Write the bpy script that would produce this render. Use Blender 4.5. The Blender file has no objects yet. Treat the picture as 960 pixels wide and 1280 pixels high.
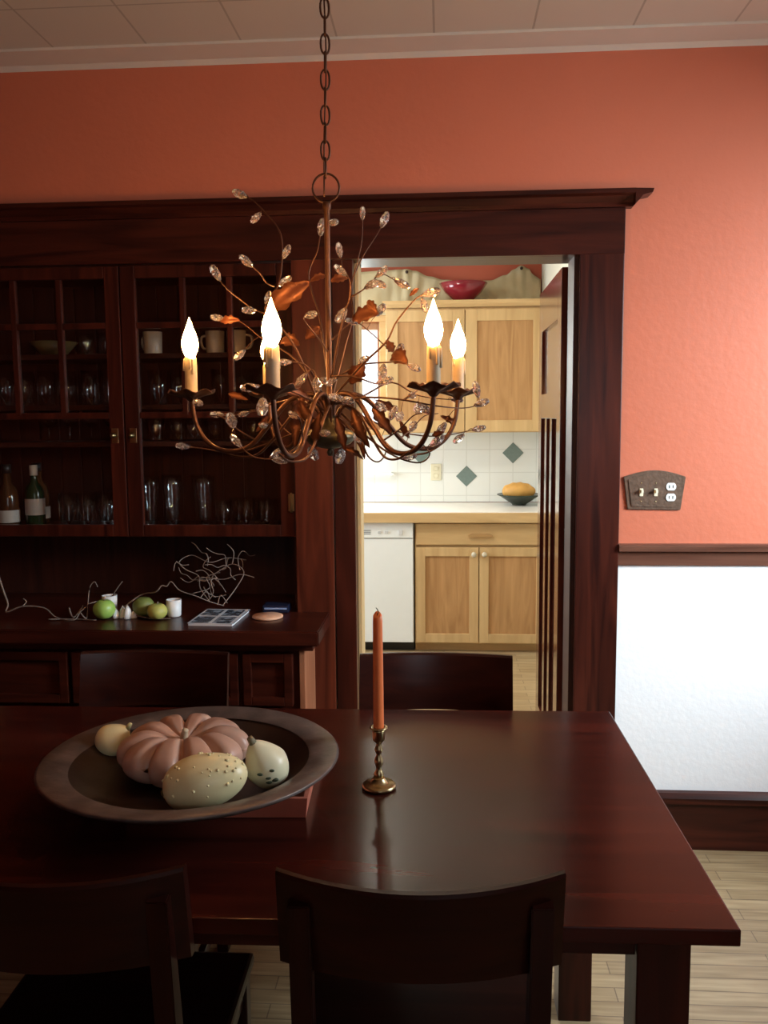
import bpy, bmesh, math, random
from mathutils import Vector, Matrix
random.seed(7)
PI = math.pi
S = bpy.context.scene
COL = S.collection

# ------------------------------------------------------------------ camera
def make_camera():
    F, yaw, pitch, roll, hc = 1100.0, 0.06853, 0.10865, -0.0083, 1.5156
    f = Vector((-math.sin(yaw)*math.cos(pitch), math.cos(yaw)*math.cos(pitch), -math.sin(pitch)))
    r0 = Vector((math.cos(yaw), math.sin(yaw), 0)); u0 = r0.cross(f)
    c, s = math.cos(roll), math.sin(roll)
    r = c*r0 + s*u0; u = -s*r0 + c*u0
    cd = bpy.data.cameras.new('camera'); cam = bpy.data.objects.new('camera', cd); COL.objects.link(cam)
    m = Matrix((r, u, -f)).transposed().to_4x4(); m.translation = Vector((0, 0, hc))
    cam.matrix_world = m
    cd.sensor_fit = 'VERTICAL'; cd.sensor_height = 36; cd.lens = 36*F/1280; cd.clip_start = .02
    S.camera = cam
make_camera()

# ------------------------------------------------------------------ light and exposure
S.view_settings.view_transform = 'Standard'; S.view_settings.look = 'None'
S.view_settings.exposure = 0.0; S.view_settings.gamma = 1.0; S.view_settings.use_curve_mapping = False
W = bpy.data.worlds.new('sky'); S.world = W; W.use_nodes = True
W.node_tree.nodes['Background'].inputs[0].default_value = (.86, .93, 1, 1)
W.node_tree.nodes['Background'].inputs[1].default_value = 2.5
S.cycles.use_denoising = True
S.cycles.sample_clamp_indirect = 6.0
S.cycles.max_bounces = 10; S.cycles.transparent_max_bounces = 24

def area(name, loc, target, sx, sy, power, col, spread=PI):
    l = bpy.data.lights.new(name, 'AREA'); l.shape = 'RECTANGLE'; l.size = sx; l.size_y = sy
    l.energy = power; l.color = col; l.spread = spread
    o = bpy.data.objects.new(name, l); COL.objects.link(o); o.location = loc
    o.rotation_euler = (Vector(target)-Vector(loc)).to_track_quat('-Z', 'Y').to_euler()
    return o
area('daylight_right_window', (3.1, 1.45, 2.2), (1.2, 2.75, 1.2), 1.2, 1.2, 265, (.80, .92, 1))
area('rear_fill', (.75, -1.78, 1.6), (-1.0, 2.6, 1.0), 1.0, 1.1, 1.2, (.85, .92, 1))  # weak fill added from behind the camera
area('daylight_kitchen_window', (-.95, 6.33, 1.9), (-.3, 4.5, .9), .8, .75, 45, (.95, 1, .96))
area('kitchen_side_fill', (-3.30, 4.7, 1.5), (.3, 5.2, .8), 1.4, 1.3, 125, (.86, .96, 1))  # fill added from the left to brighten the low kitchen cabinets

# ------------------------------------------------------------------ materials
def new_mat(name):
    m = bpy.data.materials.new(name); m.use_nodes = True
    return m, m.node_tree, m.node_tree.nodes['Principled BSDF']
def plain(name, col, rough=.5, metal=0., noise=.0, scale=20, bump=0., coat=0., spec=.5, sss=0):
    m, t, b = new_mat(name)
    b.inputs['Base Color'].default_value = (*col, 1); b.inputs['Roughness'].default_value = rough
    b.inputs['Metallic'].default_value = metal; b.inputs['Coat Weight'].default_value = coat
    b.inputs['Specular IOR Level'].default_value = spec
    tc = t.nodes.new('ShaderNodeTexCoord'); n = t.nodes.new('ShaderNodeTexNoise')
    n.inputs['Scale'].default_value = scale; n.inputs['Detail'].default_value = 4
    t.links.new(tc.outputs['Object'], n.inputs['Vector'])
    if noise:
        mx = t.nodes.new('ShaderNodeMix'); mx.data_type = 'RGBA'
        mx.inputs[6].default_value = (*[c*(1-noise) for c in col], 1)
        mx.inputs[7].default_value = (*[min(1, c*(1+noise)) for c in col], 1)
        t.links.new(n.outputs['Fac'], mx.inputs[0]); t.links.new(mx.outputs[2], b.inputs['Base Color'])
    if bump:
        bp = t.nodes.new('ShaderNodeBump'); bp.inputs['Strength'].default_value = bump; bp.inputs['Distance'].default_value = .004
        t.links.new(n.outputs['Fac'], bp.inputs['Height']); t.links.new(bp.outputs[0], b.inputs['Normal'])
    return m
def wood(name, c1, c2, axis='Z', rough=.3, scale=14, stretch=.07, bump=.04, coat=0.):
    m, t, b = new_mat(name)
    tc = t.nodes.new('ShaderNodeTexCoord'); mp = t.nodes.new('ShaderNodeMapping')
    s = [scale]*3; s['XYZ'.index(axis)] = scale*stretch; mp.inputs['Scale'].default_value = s
    n = t.nodes.new('ShaderNodeTexNoise'); n.inputs['Scale'].default_value = 1.6; n.inputs['Detail'].default_value = 7
    n.inputs['Distortion'].default_value = 1.2
    r = t.nodes.new('ShaderNodeValToRGB'); r.color_ramp.elements[0].position = .32; r.color_ramp.elements[1].position = .7
    r.color_ramp.elements[0].color = (*c1, 1); r.color_ramp.elements[1].color = (*c2, 1)
    L = t.links
    L.new(tc.outputs['Object'], mp.inputs[0]); L.new(mp.outputs[0], n.inputs['Vector']); L.new(n.outputs['Fac'], r.inputs[0])
    L.new(r.outputs[0], b.inputs['Base Color'])
    bp = t.nodes.new('ShaderNodeBump'); bp.inputs['Strength'].default_value = bump; bp.inputs['Distance'].default_value = .002
    L.new(n.outputs['Fac'], bp.inputs['Height']); L.new(bp.outputs[0], b.inputs['Normal'])
    b.inputs['Roughness'].default_value = rough; b.inputs['Coat Weight'].default_value = coat; b.inputs['Coat Roughness'].default_value = .12
    b.inputs['Specular IOR Level'].default_value = .27
    return m
def emis(name, col, st):
    m, t, b = new_mat(name); b.inputs['Base Color'].default_value = (*col, 1)
    b.inputs['Emission Color'].default_value = (*col, 1); b.inputs['Emission Strength'].default_value = st
    return m
def thin_glass(name, tint=(.96, .98, .98), ior=1.45, rough=.01, add=0.0):
    m, t, b = new_mat(name); t.nodes.remove(b); out = t.nodes['Material Output']
    tr = t.nodes.new('ShaderNodeBsdfTransparent'); tr.inputs[0].default_value = (*tint, 1)
    g = t.nodes.new('ShaderNodeBsdfGlossy'); g.inputs['Roughness'].default_value = rough
    fr = t.nodes.new('ShaderNodeLayerWeight'); fr.inputs['Blend'].default_value = .5
    pw = t.nodes.new('ShaderNodeMath'); pw.operation = 'POWER'; pw.inputs[1].default_value = 4
    ad = t.nodes.new('ShaderNodeMath'); ad.operation = 'ADD'; ad.inputs[1].default_value = .04*(ior/1.45)+add; ad.use_clamp = True
    mx = t.nodes.new('ShaderNodeMixShader'); L = t.links
    L.new(fr.outputs['Facing'], pw.inputs[0]); L.new(pw.outputs[0], ad.inputs[0])
    L.new(ad.outputs[0], mx.inputs[0]); L.new(tr.outputs[0], mx.inputs[1]); L.new(g.outputs[0], mx.inputs[2])
    L.new(mx.outputs[0], out.inputs[0])
    return m
D1, D2 = (.020, .0042, .0026), (.068, .0135, .0068)
M = {}
M['woodZ'] = wood('mahogany_vertical', D1, D2, 'Z', .3)
M['woodX'] = wood('mahogany_horizontal', D1, D2, 'X', .3)
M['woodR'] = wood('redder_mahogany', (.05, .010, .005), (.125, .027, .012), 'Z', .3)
M['woodY'] = wood('mahogany_depth', D1, D2, 'Y', .3)
M['table'] = wood('table_top_wood', (.026, .005, .0035), (.066, .0105, .006), 'X', .20, 9, .1, .03, 0.)
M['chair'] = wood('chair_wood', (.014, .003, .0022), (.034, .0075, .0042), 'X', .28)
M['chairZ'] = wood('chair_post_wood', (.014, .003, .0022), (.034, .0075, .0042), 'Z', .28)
M['inside'] = wood('cabinet_inside_wood', (.02, .006, .004), (.05, .014, .008), 'Z', .5)
M['rail'] = wood('chair_rail_wood', (.09, .035, .022), (.16, .07, .045), 'X', .35)
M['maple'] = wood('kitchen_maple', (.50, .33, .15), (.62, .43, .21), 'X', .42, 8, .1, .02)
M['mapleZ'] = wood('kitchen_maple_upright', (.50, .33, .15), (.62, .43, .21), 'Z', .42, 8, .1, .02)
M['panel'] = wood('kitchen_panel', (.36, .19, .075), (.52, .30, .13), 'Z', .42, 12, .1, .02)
M['brass'] = plain('brass', (.42, .33, .17), .3, 1, .2, 60)
M['iron'] = plain('chandelier_bronze', (.10, .045, .025), .42, .7, .3, 60)
M['dark_iron'] = plain('dark_metal', (.05, .035, .03), .4, .8, .2, 40)
M['leaf'] = plain('copper_leaf', (.24, .095, .045), .45, .5, .35, 50, .2)
M['gold'] = plain('bronze_hub', (.09, .08, .045), .38, .6, .3, 40)
M['wax'] = plain('candle_sleeve_wax', (.62, .50, .30), .5, 0, .1, 60)
M['orange'] = plain('orange_wax', (.72, .17, .045), .42, 0, .06, 40)
M['white'] = plain('white_enamel', (.80, .84, .82), .3, 0, .02)
M['cream'] = plain('cream_plastic', (.72, .68, .5), .4)
M['black'] = plain('black_plastic', (.012, .012, .012), .4)
M['glass'] = thin_glass('cabinet_pane_glass', (.97, .98, .97), 1.35)
M['tumbler'] = thin_glass('drinking_glass', (.985, .99, .99), 1.5, .05, .03)
M['bulb'] = emis('lit_flame_bulb', (1, .46, .14), 190)
mc, t_, b_ = new_mat('clear_crystal'); b_.inputs['Transmission Weight'].default_value = .88; b_.inputs['Roughness'].default_value = .04
b_.inputs['Base Color'].default_value = (1, .93, .88, 1); b_.inputs['IOR'].default_value = 1.55; M['crystal'] = mc

def wall_mat():
    m, t, b = new_mat('red_wall_over_white_wainscot'); L = t.links
    tc = t.nodes.new('ShaderNodeTexCoord'); sp = t.nodes.new('ShaderNodeSeparateXYZ'); L.new(tc.outputs['Object'], sp.inputs[0])
    gt = t.nodes.new('ShaderNodeMath'); gt.operation = 'GREATER_THAN'; gt.inputs[1].default_value = 1.04; L.new(sp.outputs[2], gt.inputs[0])
    n = t.nodes.new('ShaderNodeTexNoise'); n.inputs['Scale'].default_value = 3; n.inputs['Detail'].default_value = 6; L.new(tc.outputs['Object'], n.inputs['Vector'])
    rd = t.nodes.new('ShaderNodeMix'); rd.data_type = 'RGBA'; rd.inputs[6].default_value = (.52, .140, .070, 1); rd.inputs[7].default_value = (.58, .162, .086, 1)
    L.new(n.outputs['Fac'], rd.inputs[0])
    mx = t.nodes.new('ShaderNodeMix'); mx.data_type = 'RGBA'; mx.inputs[6].default_value = (.84, .85, .85, 1)
    L.new(gt.outputs[0], mx.inputs[0]); L.new(rd.outputs[2], mx.inputs[7]); L.new(mx.outputs[2], b.inputs['Base Color'])
    n2 = t.nodes.new('ShaderNodeTexNoise'); n2.inputs['Scale'].default_value = 45; n2.inputs['Detail'].default_value = 5; L.new(tc.outputs['Object'], n2.inputs['Vector'])
    bp = t.nodes.new('ShaderNodeBump'); bp.inputs['Strength'].default_value = .25; bp.inputs['Distance'].default_value = .004
    L.new(n2.outputs['Fac'], bp.inputs['Height']); L.new(bp.outputs[0], b.inputs['Normal'])
    b.inputs['Roughness'].default_value = .5
    return m
M['wall'] = wall_mat()
def brick_mat(name, c1, c2, mortar, bw, bh, ms, rough=.4, rot=(0, 0, 0), off=(0, 0, 0), offset=.5, bump=.3, grain=0):
    m, t, b = new_mat(name); L = t.links
    tc = t.nodes.new('ShaderNodeTexCoord'); mp = t.nodes.new('ShaderNodeMapping'); mp.inputs['Rotation'].default_value = rot; mp.inputs['Location'].default_value = off
    br = t.nodes.new('ShaderNodeTexBrick'); br.inputs['Color1'].default_value = (*c1, 1); br.inputs['Color2'].default_value = (*c2, 1)
    br.inputs['Mortar'].default_value = (*mortar, 1); br.inputs['Scale'].default_value = 1; br.inputs['Mortar Size'].default_value = ms
    br.inputs['Brick Width'].default_value = bw; br.inputs['Row Height'].default_value = bh; br.offset = offset; br.inputs['Mortar Smooth'].default_value = .1
    L.new(tc.outputs['Object'], mp.inputs[0]); L.new(mp.outputs[0], br.inputs['Vector'])
    col = br.outputs['Color']
    if grain:
        mp2 = t.nodes.new('ShaderNodeMapping'); mp2.inputs['Scale'].default_value = (3, 40, 3); n = t.nodes.new('ShaderNodeTexNoise'); n.inputs['Detail'].default_value = 5
        n.inputs['Scale'].default_value = 1.5
        L.new(tc.outputs['Object'], mp2.inputs[0]); L.new(mp2.outputs[0], n.inputs['Vector'])
        mx = t.nodes.new('ShaderNodeMix'); mx.data_type = 'RGBA'; mx.blend_type = 'MULTIPLY'; mx.inputs[0].default_value = grain
        r = t.nodes.new('ShaderNodeValToRGB'); r.color_ramp.elements[0].position = .35; r.color_ramp.elements[1].position = .65; r.color_ramp.elements[0].color = (.55, .5, .42, 1)
        L.new(n.outputs['Fac'], r.inputs[0]); L.new(col, mx.inputs[6]); L.new(r.outputs[0], mx.inputs[7]); col = mx.outputs[2]
    L.new(col, b.inputs['Base Color']); b.inputs['Roughness'].default_value = rough
    bp = t.nodes.new('ShaderNodeBump'); bp.invert = True; bp.inputs['Strength'].default_value = bump; bp.inputs['Distance'].default_value = .003
    L.new(br.outputs['Fac'], bp.inputs['Height']); L.new(bp.outputs[0], b.inputs['Normal'])
    return m
M['floor'] = brick_mat('oak_strip_floor', (.50, .38, .22), (.40, .29, .16), (.24, .17, .10), .9, .057, .0018, .32, grain=.7)
M['ceiling'] = brick_mat('ceiling_tile', (.62, .57, .48), (.59, .545, .46), (.42, .38, .31), .305, .305, .0035, .8, offset=0, off=(.03, .12, 0))
M['ceiling_trim'] = plain('ceiling_border_paint', (.66, .60, .51), .6, 0, .04, 10)
M['tile'] = brick_mat('white_splash_tile', (.78, .80, .76), (.75, .78, .74), (.66, .68, .64), .16, .16, .003, .25, (PI/2, 0, 0), (.004, 0, -.135), 0, .3)
M['kred'] = plain('kitchen_red_paint', (.45, .10, .05), .6, 0, .08, 6)
M['kcream'] = plain('kitchen_cream_paint', (.62, .60, .50), .6, 0, .04, 6)
M['kceil'] = plain('kitchen_ceiling_paint', (.66, .62, .52), .7)
M['darkwall'] = plain('red_paint', (.40, .09, .045), .7, 0, .08, 8)
M['counter'] = plain('white_laminate', (.82, .80, .76), .3)
M['green_tile'] = plain('sage_green_tile', (.16, .22, .20), .3, 0, .15, 60)

# ------------------------------------------------------------------ mesh helpers
class MB:
    def __init__(s): s.bm = bmesh.new(); s.smooth = False
    def box(s, x0, x1, y0, y1, z0, z1, bev=0.0, rot=0.0, seg=2):
        t = bmesh.new(); bmesh.ops.create_cube(t, size=1)
        for v in t.verts: v.co = Vector(((v.co.x)*(x1-x0), (v.co.y)*(y1-y0), (v.co.z)*(z1-z0)))
        if bev: bmesh.ops.bevel(t, geom=list(t.edges), offset=bev, segments=seg, affect='EDGES', profile=.6)
        if rot: bmesh.ops.rotate(t, verts=t.verts, cent=(0, 0, 0), matrix=Matrix.Rotation(rot, 3, 'Z'))
        for v in t.verts: v.co += Vector(((x0+x1)/2, (y0+y1)/2, (z0+z1)/2))
        s._merge(t); return s
    def _merge(s, t, smooth=False):
        me = bpy.data.meshes.new('tmp'); t.to_mesh(me); t.free()
        if smooth:
            for p in me.polygons: p.use_smooth = True
        s.bm.from_mesh(me); bpy.data.meshes.remove(me)
    def lathe(s, prof, c=(0, 0, 0), n=28, fn=None, cap=True):
        t = bmesh.new(); rings = []
        for r, z in prof:
            ring = []
            for i in range(n):
                a = 2*PI*i/n; rr, zz = (r, z) if fn is None else fn(r, z, a)
                ring.append(t.verts.new((c[0]+rr*math.cos(a), c[1]+rr*math.sin(a), c[2]+zz)))
            rings.append(ring)
        for a, b in zip(rings, rings[1:]):
            for i in range(n): t.faces.new((a[i], a[(i+1) % n], b[(i+1) % n], b[i]))
        if cap:
            for ring, r in ((rings[0], prof[0][0]), (rings[-1], prof[-1][0])):
                if r > 0: t.faces.new(ring)
        bmesh.ops.remove_doubles(t, verts=t.verts, dist=1e-6)
        bmesh.ops.recalc_face_normals(t, faces=t.faces)
        s._merge(t, True); return s
    def tube(s, pts, r=.002, n=6, r2=None, closed=False, sub=4):
        pts = [Vector(p) for p in pts]
        if sub > 1 and len(pts) > 2: pts = spline(pts, sub, closed)
        t = bmesh.new(); N = len(pts); up = Vector((.13, .21, .97)); rings = []
        for i, p in enumerate(pts):
            d = (pts[(i+1) % N]-pts[i-1]) if closed else (pts[min(i+1, N-1)]-pts[max(i-1, 0)])
            if d.length < 1e-9: d = Vector((0, 0, 1))
            d.normalize(); a = d.cross(up)
            if a.length < .05: a = d.cross(Vector((1, 0, 0)))
            a.normalize(); b = d.cross(a); up = b if False else up
            rr = r if r2 is None else r+(r2-r)*i/max(1, N-1)
            rings.append([t.verts.new(p+rr*(math.cos(2*PI*k/n)*a+math.sin(2*PI*k/n)*b)) for k in range(n)])
        pairs = list(zip(rings, rings[1:])) + ([(rings[-1], rings[0])] if closed else [])
        for A, B in pairs:
            for k in range(n): t.faces.new((A[k], A[(k+1) % n], B[(k+1) % n], B[k]))
        if not closed: t.faces.new(rings[0]); t.faces.new(rings[-1])
        bmesh.ops.recalc_face_normals(t, faces=t.faces)
        s._merge(t, True); return s
    def prism(s, poly, axis, a0, a1, bev=0.0):
        """poly in the two other axes; extruded along axis from a0 to a1"""
        t = bmesh.new()
        def P(u, v, w): return {'X': (w, u, v), 'Y': (u, w, v), 'Z': (u, v, w)}[axis]
        A = [t.verts.new(P(u, v, a0)) for u, v in poly]; B = [t.verts.new(P(u, v, a1)) for u, v in poly]
        t.faces.new(A); t.faces.new(B); n = len(poly)
        for i in range(n): t.faces.new((A[i], A[(i+1) % n], B[(i+1) % n], B[i]))
        bmesh.ops.recalc_face_normals(t, faces=t.faces)
        if bev: bmesh.ops.bevel(t, geom=list(t.edges), offset=bev, segments=2, affect='EDGES')
        s._merge(t); return s
    def ball(s, c, rx, ry, rz, fn=None, u=32, v=20, rot=None):
        t = bmesh.new(); bmesh.ops.create_uvsphere(t, u_segments=u, v_segments=v, radius=1)
        for q in t.verts:
            d = q.co.copy(); k = 1.0 if fn is None else fn(d)
            if isinstance(k, Vector): q.co = k
            else: q.co = Vector((d.x*rx*k, d.y*ry*k, d.z*rz*k))
            if rot is not None: q.co = rot @ q.co
            q.co += Vector(c)
        s._merge(t, True); return s
def spline(P, sub, closed=False):
    out = []; N = len(P); rng = range(N if closed else N-1)
    for i in rng:
        p0 = P[(i-1) % N] if closed or i > 0 else P[0]; p1 = P[i]; p2 = P[(i+1) % N]; p3 = P[(i+2) % N] if closed or i+2 < N else P[-1]
        for k in range(sub):
            t = k/sub
            out.append(.5*((2*p1)+(-p0+p2)*t+(2*p0-5*p1+4*p2-p3)*t*t+(-p0+3*p1-3*p2+p3)*t**3))
    if not closed: out.append(P[-1].copy())
    return out
def wpos(o):
    v = Vector((0, 0, 0))
    while o: v += o.location; o = o.parent
    return v
def tag(o, label=None, cat=None, group=None, kind=None):
    for k, v in (('label', label), ('category', cat), ('group', group), ('kind', kind)):
        if v: o[k] = v
    return o
def thing(name, label, cat, loc=(0, 0, 0), rz=0., group=None):
    o = bpy.data.objects.new(name, None); COL.objects.link(o); o.location = loc; o.rotation_euler = (0, 0, rz)
    o.empty_display_size = .05
    return tag(o, label, cat, group)
def obj(name, mb, mat, parent=None, local=False, origin=None, label=None):
    """world-space mesh by default: vertices are moved into the parent's (unrotated) frame"""
    me = bpy.data.meshes.new(name); mb.bm.to_mesh(me); mb.bm.free()
    off = Vector((0, 0, 0))
    if parent is not None and not local: off = wpos(parent)
    org = Vector(origin) if origin is not None else Vector((0, 0, 0))
    if local: org = Vector((0, 0, 0))
    if org.length > 0:
        for v in me.vertices: v.co -= org
        loc = org-off
    else:
        for v in me.vertices: v.co -= off
        loc = Vector((0, 0, 0))
    me.materials.append(mat if not isinstance(mat, str) else M[mat])
    o = bpy.data.objects.new(name, me); COL.objects.link(o); o.parent = parent; o.location = loc
    if label: o['label'] = label
    return o
def struct(name, mb, mat): return tag(obj(name, mb, mat), kind='structure')
def copy_tree(o, parent=None):
    c = o.copy(); COL.objects.link(c); c.parent = parent
    for ch in list(o.children): copy_tree(ch, c)
    return c

# ------------------------------------------------------------------ the dining room shell
YW, YB = 3.015, 3.165            # far wall, front and kitchen side
struct('floor', MB().box(-3.2, 2.15, -1.6, 6.35, -.06, 0), 'floor')
struct('ceiling', MB().box(-3.2, 2.15, -1.6, YB, 2.70, 2.78), 'ceiling')
struct('wall_far_right', MB().box(.45, 2.15, YW, YB, 0, 2.70), 'wall'); struct('wall_far_upper', MB().box(-3.2, .45, YW, YB, 2.04, 2.70), 'wall'); struct('wall_far_left', MB().box(-3.2, -2.34, YW, YB, 0, 2.04), 'wall')
w = MB(); w.box(2.0, 2.15, -1.6, 1.5, 0, 2.78); w.box(2.0, 2.15, 2.72, 3.165, 0, 2.78); w.box(2.0, 2.15, 1.5, 2.72, 0, 1.12); w.box(2.0, 2.15, 1.5, 2.72, 2.26, 2.78)
# the right wall keeps clear of the daylight lamp just outside its window
w_right = struct('wall_right', w, 'darkwall')
w = MB(); w.box(-3.35, -3.2, -1.6, 3.95, 0, 2.78); w.box(-3.35, -3.2, 5.45, 6.3, 0, 2.78); w.box(-3.35, -3.2, 3.95, 5.45, 0, .8); w.box(-3.35, -3.2, 3.95, 5.45, 2.2, 2.78); struct('wall_left', w, 'darkwall')
w = MB(); w.box(-3.35, .2, -1.75, -1.6, 0, 2.78); w.box(1.3, 2.15, -1.75, -1.6, 0, 2.78); w.box(.2, 1.3, -1.75, -1.6, 0, 1.0); w.box(.2, 1.3, -1.75, -1.6, 2.2, 2.78)
struct('wall_rear', w, 'darkwall')
def window_frame(name, axis, fixed, a0, a1, z0, z1, mat, mull=True):
    m = MB(); t = .05
    def bx(p0, p1, q0, q1):
        if axis == 'x': m.box(fixed-.03, fixed+.03, p0, p1, q0, q1, .004)
        else: m.box(p0, p1, fixed-.03, fixed+.03, q0, q1, .004)
    bx(a0, a0+t, z0, z1); bx(a1-t, a1, z0, z1); bx(a0+t, a1-t, z0, z0+t); bx(a0+t, a1-t, z1-t, z1)
    if mull: bx(a0+t, a1-t, (z0+z1)/2-.02, (z0+z1)/2+.02)
    return struct(name, m, mat)
window_frame('window_1', 'x', 2.10, 1.5, 2.72, 1.12, 2.26, 'woodZ', False)
window_frame('added_window_rear', 'y', -1.68, .2, 1.3, 1.0, 2.2, 'woodZ')  # unseen window, added as the opening for the rear fill

window_frame('added_window_side', 'x', -3.24, 3.95, 5.45, .8, 2.2, 'white')  # unseen window, added around the kitchen side fill
# trim of the far wall
def profile_x(name, prof, x0, x1, mat):
    return struct(name, MB().prism(prof, 'X', x0, x1), mat)
# crown strip where the ceiling meets the wall
profile_x('trim_1', [(YW, 2.70), (YW-.125, 2.70), (YW-.125, 2.692), (YW-.02, 2.688), (YW, 2.676)], -3.2, 2.0, 'ceiling_trim')
# chair rail
profile_x('trim_2', [(YW, 1.005), (YW-.012, 1.005), (YW-.016, 1.05), (YW-.034, 1.055), (YW-.036, 1.072), (YW-.03, 1.078), (YW, 1.078)], .589, 2.0, 'rail')
# baseboard
m = MB(); m.prism([(YW, 0), (YW-.022, 0), (YW-.022, .165), (YW-.034, .170), (YW-.034, .19), (YW-.02, .205), (YW, .207)], 'X', .589, 2.0)
struct('baseboard_far', m, 'woodX')
# door and cabinet casings, head board and cap
m = MB(); m.box(.445, .589, YW-.024, YW, 0, 2.04, .003); struct('trim_3', m, 'woodZ')
m = MB(); m.box(.429, .447, YW-.006, YB-.01, 0, 2.04, .002); struct('trim_4', m, 'inside')
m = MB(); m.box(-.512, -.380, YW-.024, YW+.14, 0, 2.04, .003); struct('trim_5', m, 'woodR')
m = MB(); m.box(-.376, -.305, YW-.014, YB, 0, 2.04, .003); struct('trim_6', m, 'woodZ')
struct('lit_jamb_strip', MB().box(-.305, -.291, YW+.05, YB, 0, 2.036, .002), 'mapleZ')  # tan strip puts the light on the jamb edge into its colour
m = MB(); m.box(-2.32, .589, YW-.026, YW, 2.036, 2.182, .002); m.box(-.30, .45, YW, YB, 2.036, 2.042)
struct('trim_7', m, 'woodX')
m = MB(); m.prism([(YW, 2.182), (YW-.034, 2.182), (YW-.040, 2.195), (YW-.058, 2.212), (YW-.075, 2.217), (YW-.075, 2.231), (YW, 2.231)], 'X', -2.34, .610)
m.prism([(.610, 2.182), (.622, 2.195), (.634, 2.210), (.664, 2.217), (.668, 2.229), (.610, 2.231)], 'Y', YW-.073, YW)
struct('trim_8', m, 'woodX')

# ------------------------------------------------------------------ built-in china cabinet
XR, XM, XL = -.512, -1.108, -1.704
cab = thing('china_cabinet', 'dark mahogany built-in glass-door cabinet left of the doorway, full of glassware', 'cabinet', (-1.4, 3.17, 1.10))
YF = YW-.004
m = MB(); m.box(-2.30, -.512, 3.335, 3.35, 1.096, 2.036); m.box(-.527, -.512, 3.04, 3.335, 1.096, 2.036); m.box(-2.30, -2.285, 3.04, 3.335, 1.096, 2.036)
m.box(-2.285, -.527, 3.04, 3.335, 1.096, 1.118, .002); m.box(-2.285, -.527, 3.04, 3.335, 2.012, 2.036)
for k in range(22): m.box(-2.28+k*.08, -2.28+k*.08+.074, 3.329, 3.335, 1.118, 2.012, .002)
obj('body', m, 'inside', cab)
SH = [1.432, 1.563, 1.742]
for z in SH:
    obj('shelf', MB().box(-2.285, -.527, 3.075, 3.329, z-.018, z, .002), 'inside', cab)
def glass_door(x0, x1, knob_x, hinge_x):
    d = MB(); y0, y1 = YF-.004, YF+.018; st = .052; zb, zt = 1.10, 2.032
    d.box(x0, x0+st, y0, y1, zb, zt, .003); d.box(x1-st, x1, y0, y1, zb, zt, .003)
    d.box(x0+st, x1-st, y0, y1, zb, zb+.042, .003); d.box(x0+st, x1-st, y0, y1, zt-.042, zt, .003)
    xi0, xi1 = x0+st, x1-st; g = (xi1-xi0)
    for k in (1, 2): d.box(xi0+g*k/3-.010, xi0+g*k/3+.010, y0+.001, y1, 1.525, zt-.042, .003)
    for z in (1.525, 1.832): d.box(xi0, xi1, y0+.002, y1, z-.011, z+.011, .003)
    door = obj('door', d, 'woodZ', cab)
    obj('glass_pane', MB().box(xi0-.004, xi1+.004, y1-.009, y1-.006, zb+.036, zt-.036), 'glass', door)
    k = MB(); k.lathe([(.0, 0), (.009, .001), (.010, .006), (.005, .010), (.005, .018), (0, .018)], n=16)
    bmesh.ops.rotate(k.bm, verts=k.bm.verts, cent=(0, 0, 0), matrix=Matrix.Rotation(PI/2, 3, 'X'))
    bmesh.ops.translate(k.bm, verts=k.bm.verts, vec=(knob_x, y0-.014, 1.456)); k.box(knob_x-.012, knob_x+.012, y0-.003, y0, 1.43, 1.48, .001)
    obj('knob', k, 'brass', door)
    for z in (1.22, 1.93):
        h = MB(); h.box(hinge_x-.006, hinge_x+.014, y0-.003, y0+.001, z-.03, z+.03, .001); h.tube([(hinge_x+.004, y0-.004, z-.034), (hinge_x+.004, y0-.004, z+.034)], .004, 8, sub=1)
        obj('hinge', h, 'brass', door)
glass_door(XM+.002, XR-.002, XM+.03, XR-.02)
glass_door(XL+.002, XM-.002, XM-.035, XL+.01)
glass_door(XL-.596, XL-.002, XL-.035, XL-.58)

# niche under the glass cabinet
m = MB(); m.box(-2.30, -.512, 3.30, 3.335, .60, 1.094); m.box(-.527, -.512, 3.04, 3.30, .84, 1.094); m.box(-2.30, -2.285, 3.04, 3.30, .84, 1.094)
struct('trim_9', m, 'inside')
side = thing('sideboard', 'dark mahogany built-in sideboard base below the glass cabinet, behind the chairs', 'sideboard', (-1.4, 2.95, 0))
m = MB(); m.box(-2.30, -.470, 2.775, 3.30, .10, .764, .002); m.box(-2.30, -.48, 2.82, 3.30, 0, .10)
obj('body', m, 'woodZ', side)
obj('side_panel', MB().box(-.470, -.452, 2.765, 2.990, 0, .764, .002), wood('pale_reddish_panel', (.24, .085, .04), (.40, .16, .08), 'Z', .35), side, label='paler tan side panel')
def raised_panel(name, x0, x1, z0, z1, parent, mat='woodZ', y=2.765, knob=None):
    d = MB(); st = .028
    d.box(x0, x0+st, y-.018, y+.008, z0, z1, .002); d.box(x1-st, x1, y-.018, y+.008, z0, z1, .002)
    d.box(x0+st, x1-st, y-.018, y+.008, z0, z0+st, .002); d.box(x0+st, x1-st, y-.018, y+.008, z1-st, z1, .002)
    d.box(x0+st, x1-st, y-.006, y+.006, z0+st, z1-st)
    o = obj(name, d, mat, parent)
    if knob: obj('knob', MB().ball((knob[0], y-.030, knob[1]), .011, .012, .011, u=12, v=8), 'brass', o)
xs = [-.486, -.665, -1.235, -1.80, -2.28]
for i in range(4):
    raised_panel('drawer', xs[i+1]+.012, xs[i]-.004, .60-.02, .752, side, 'woodX')
    raised_panel('door', xs[i+1]+.012, xs[i]-.004, .12, .56, side, 'woodZ', knob=((xs[i]+xs[i+1])/2, .50) if i else None)
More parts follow.
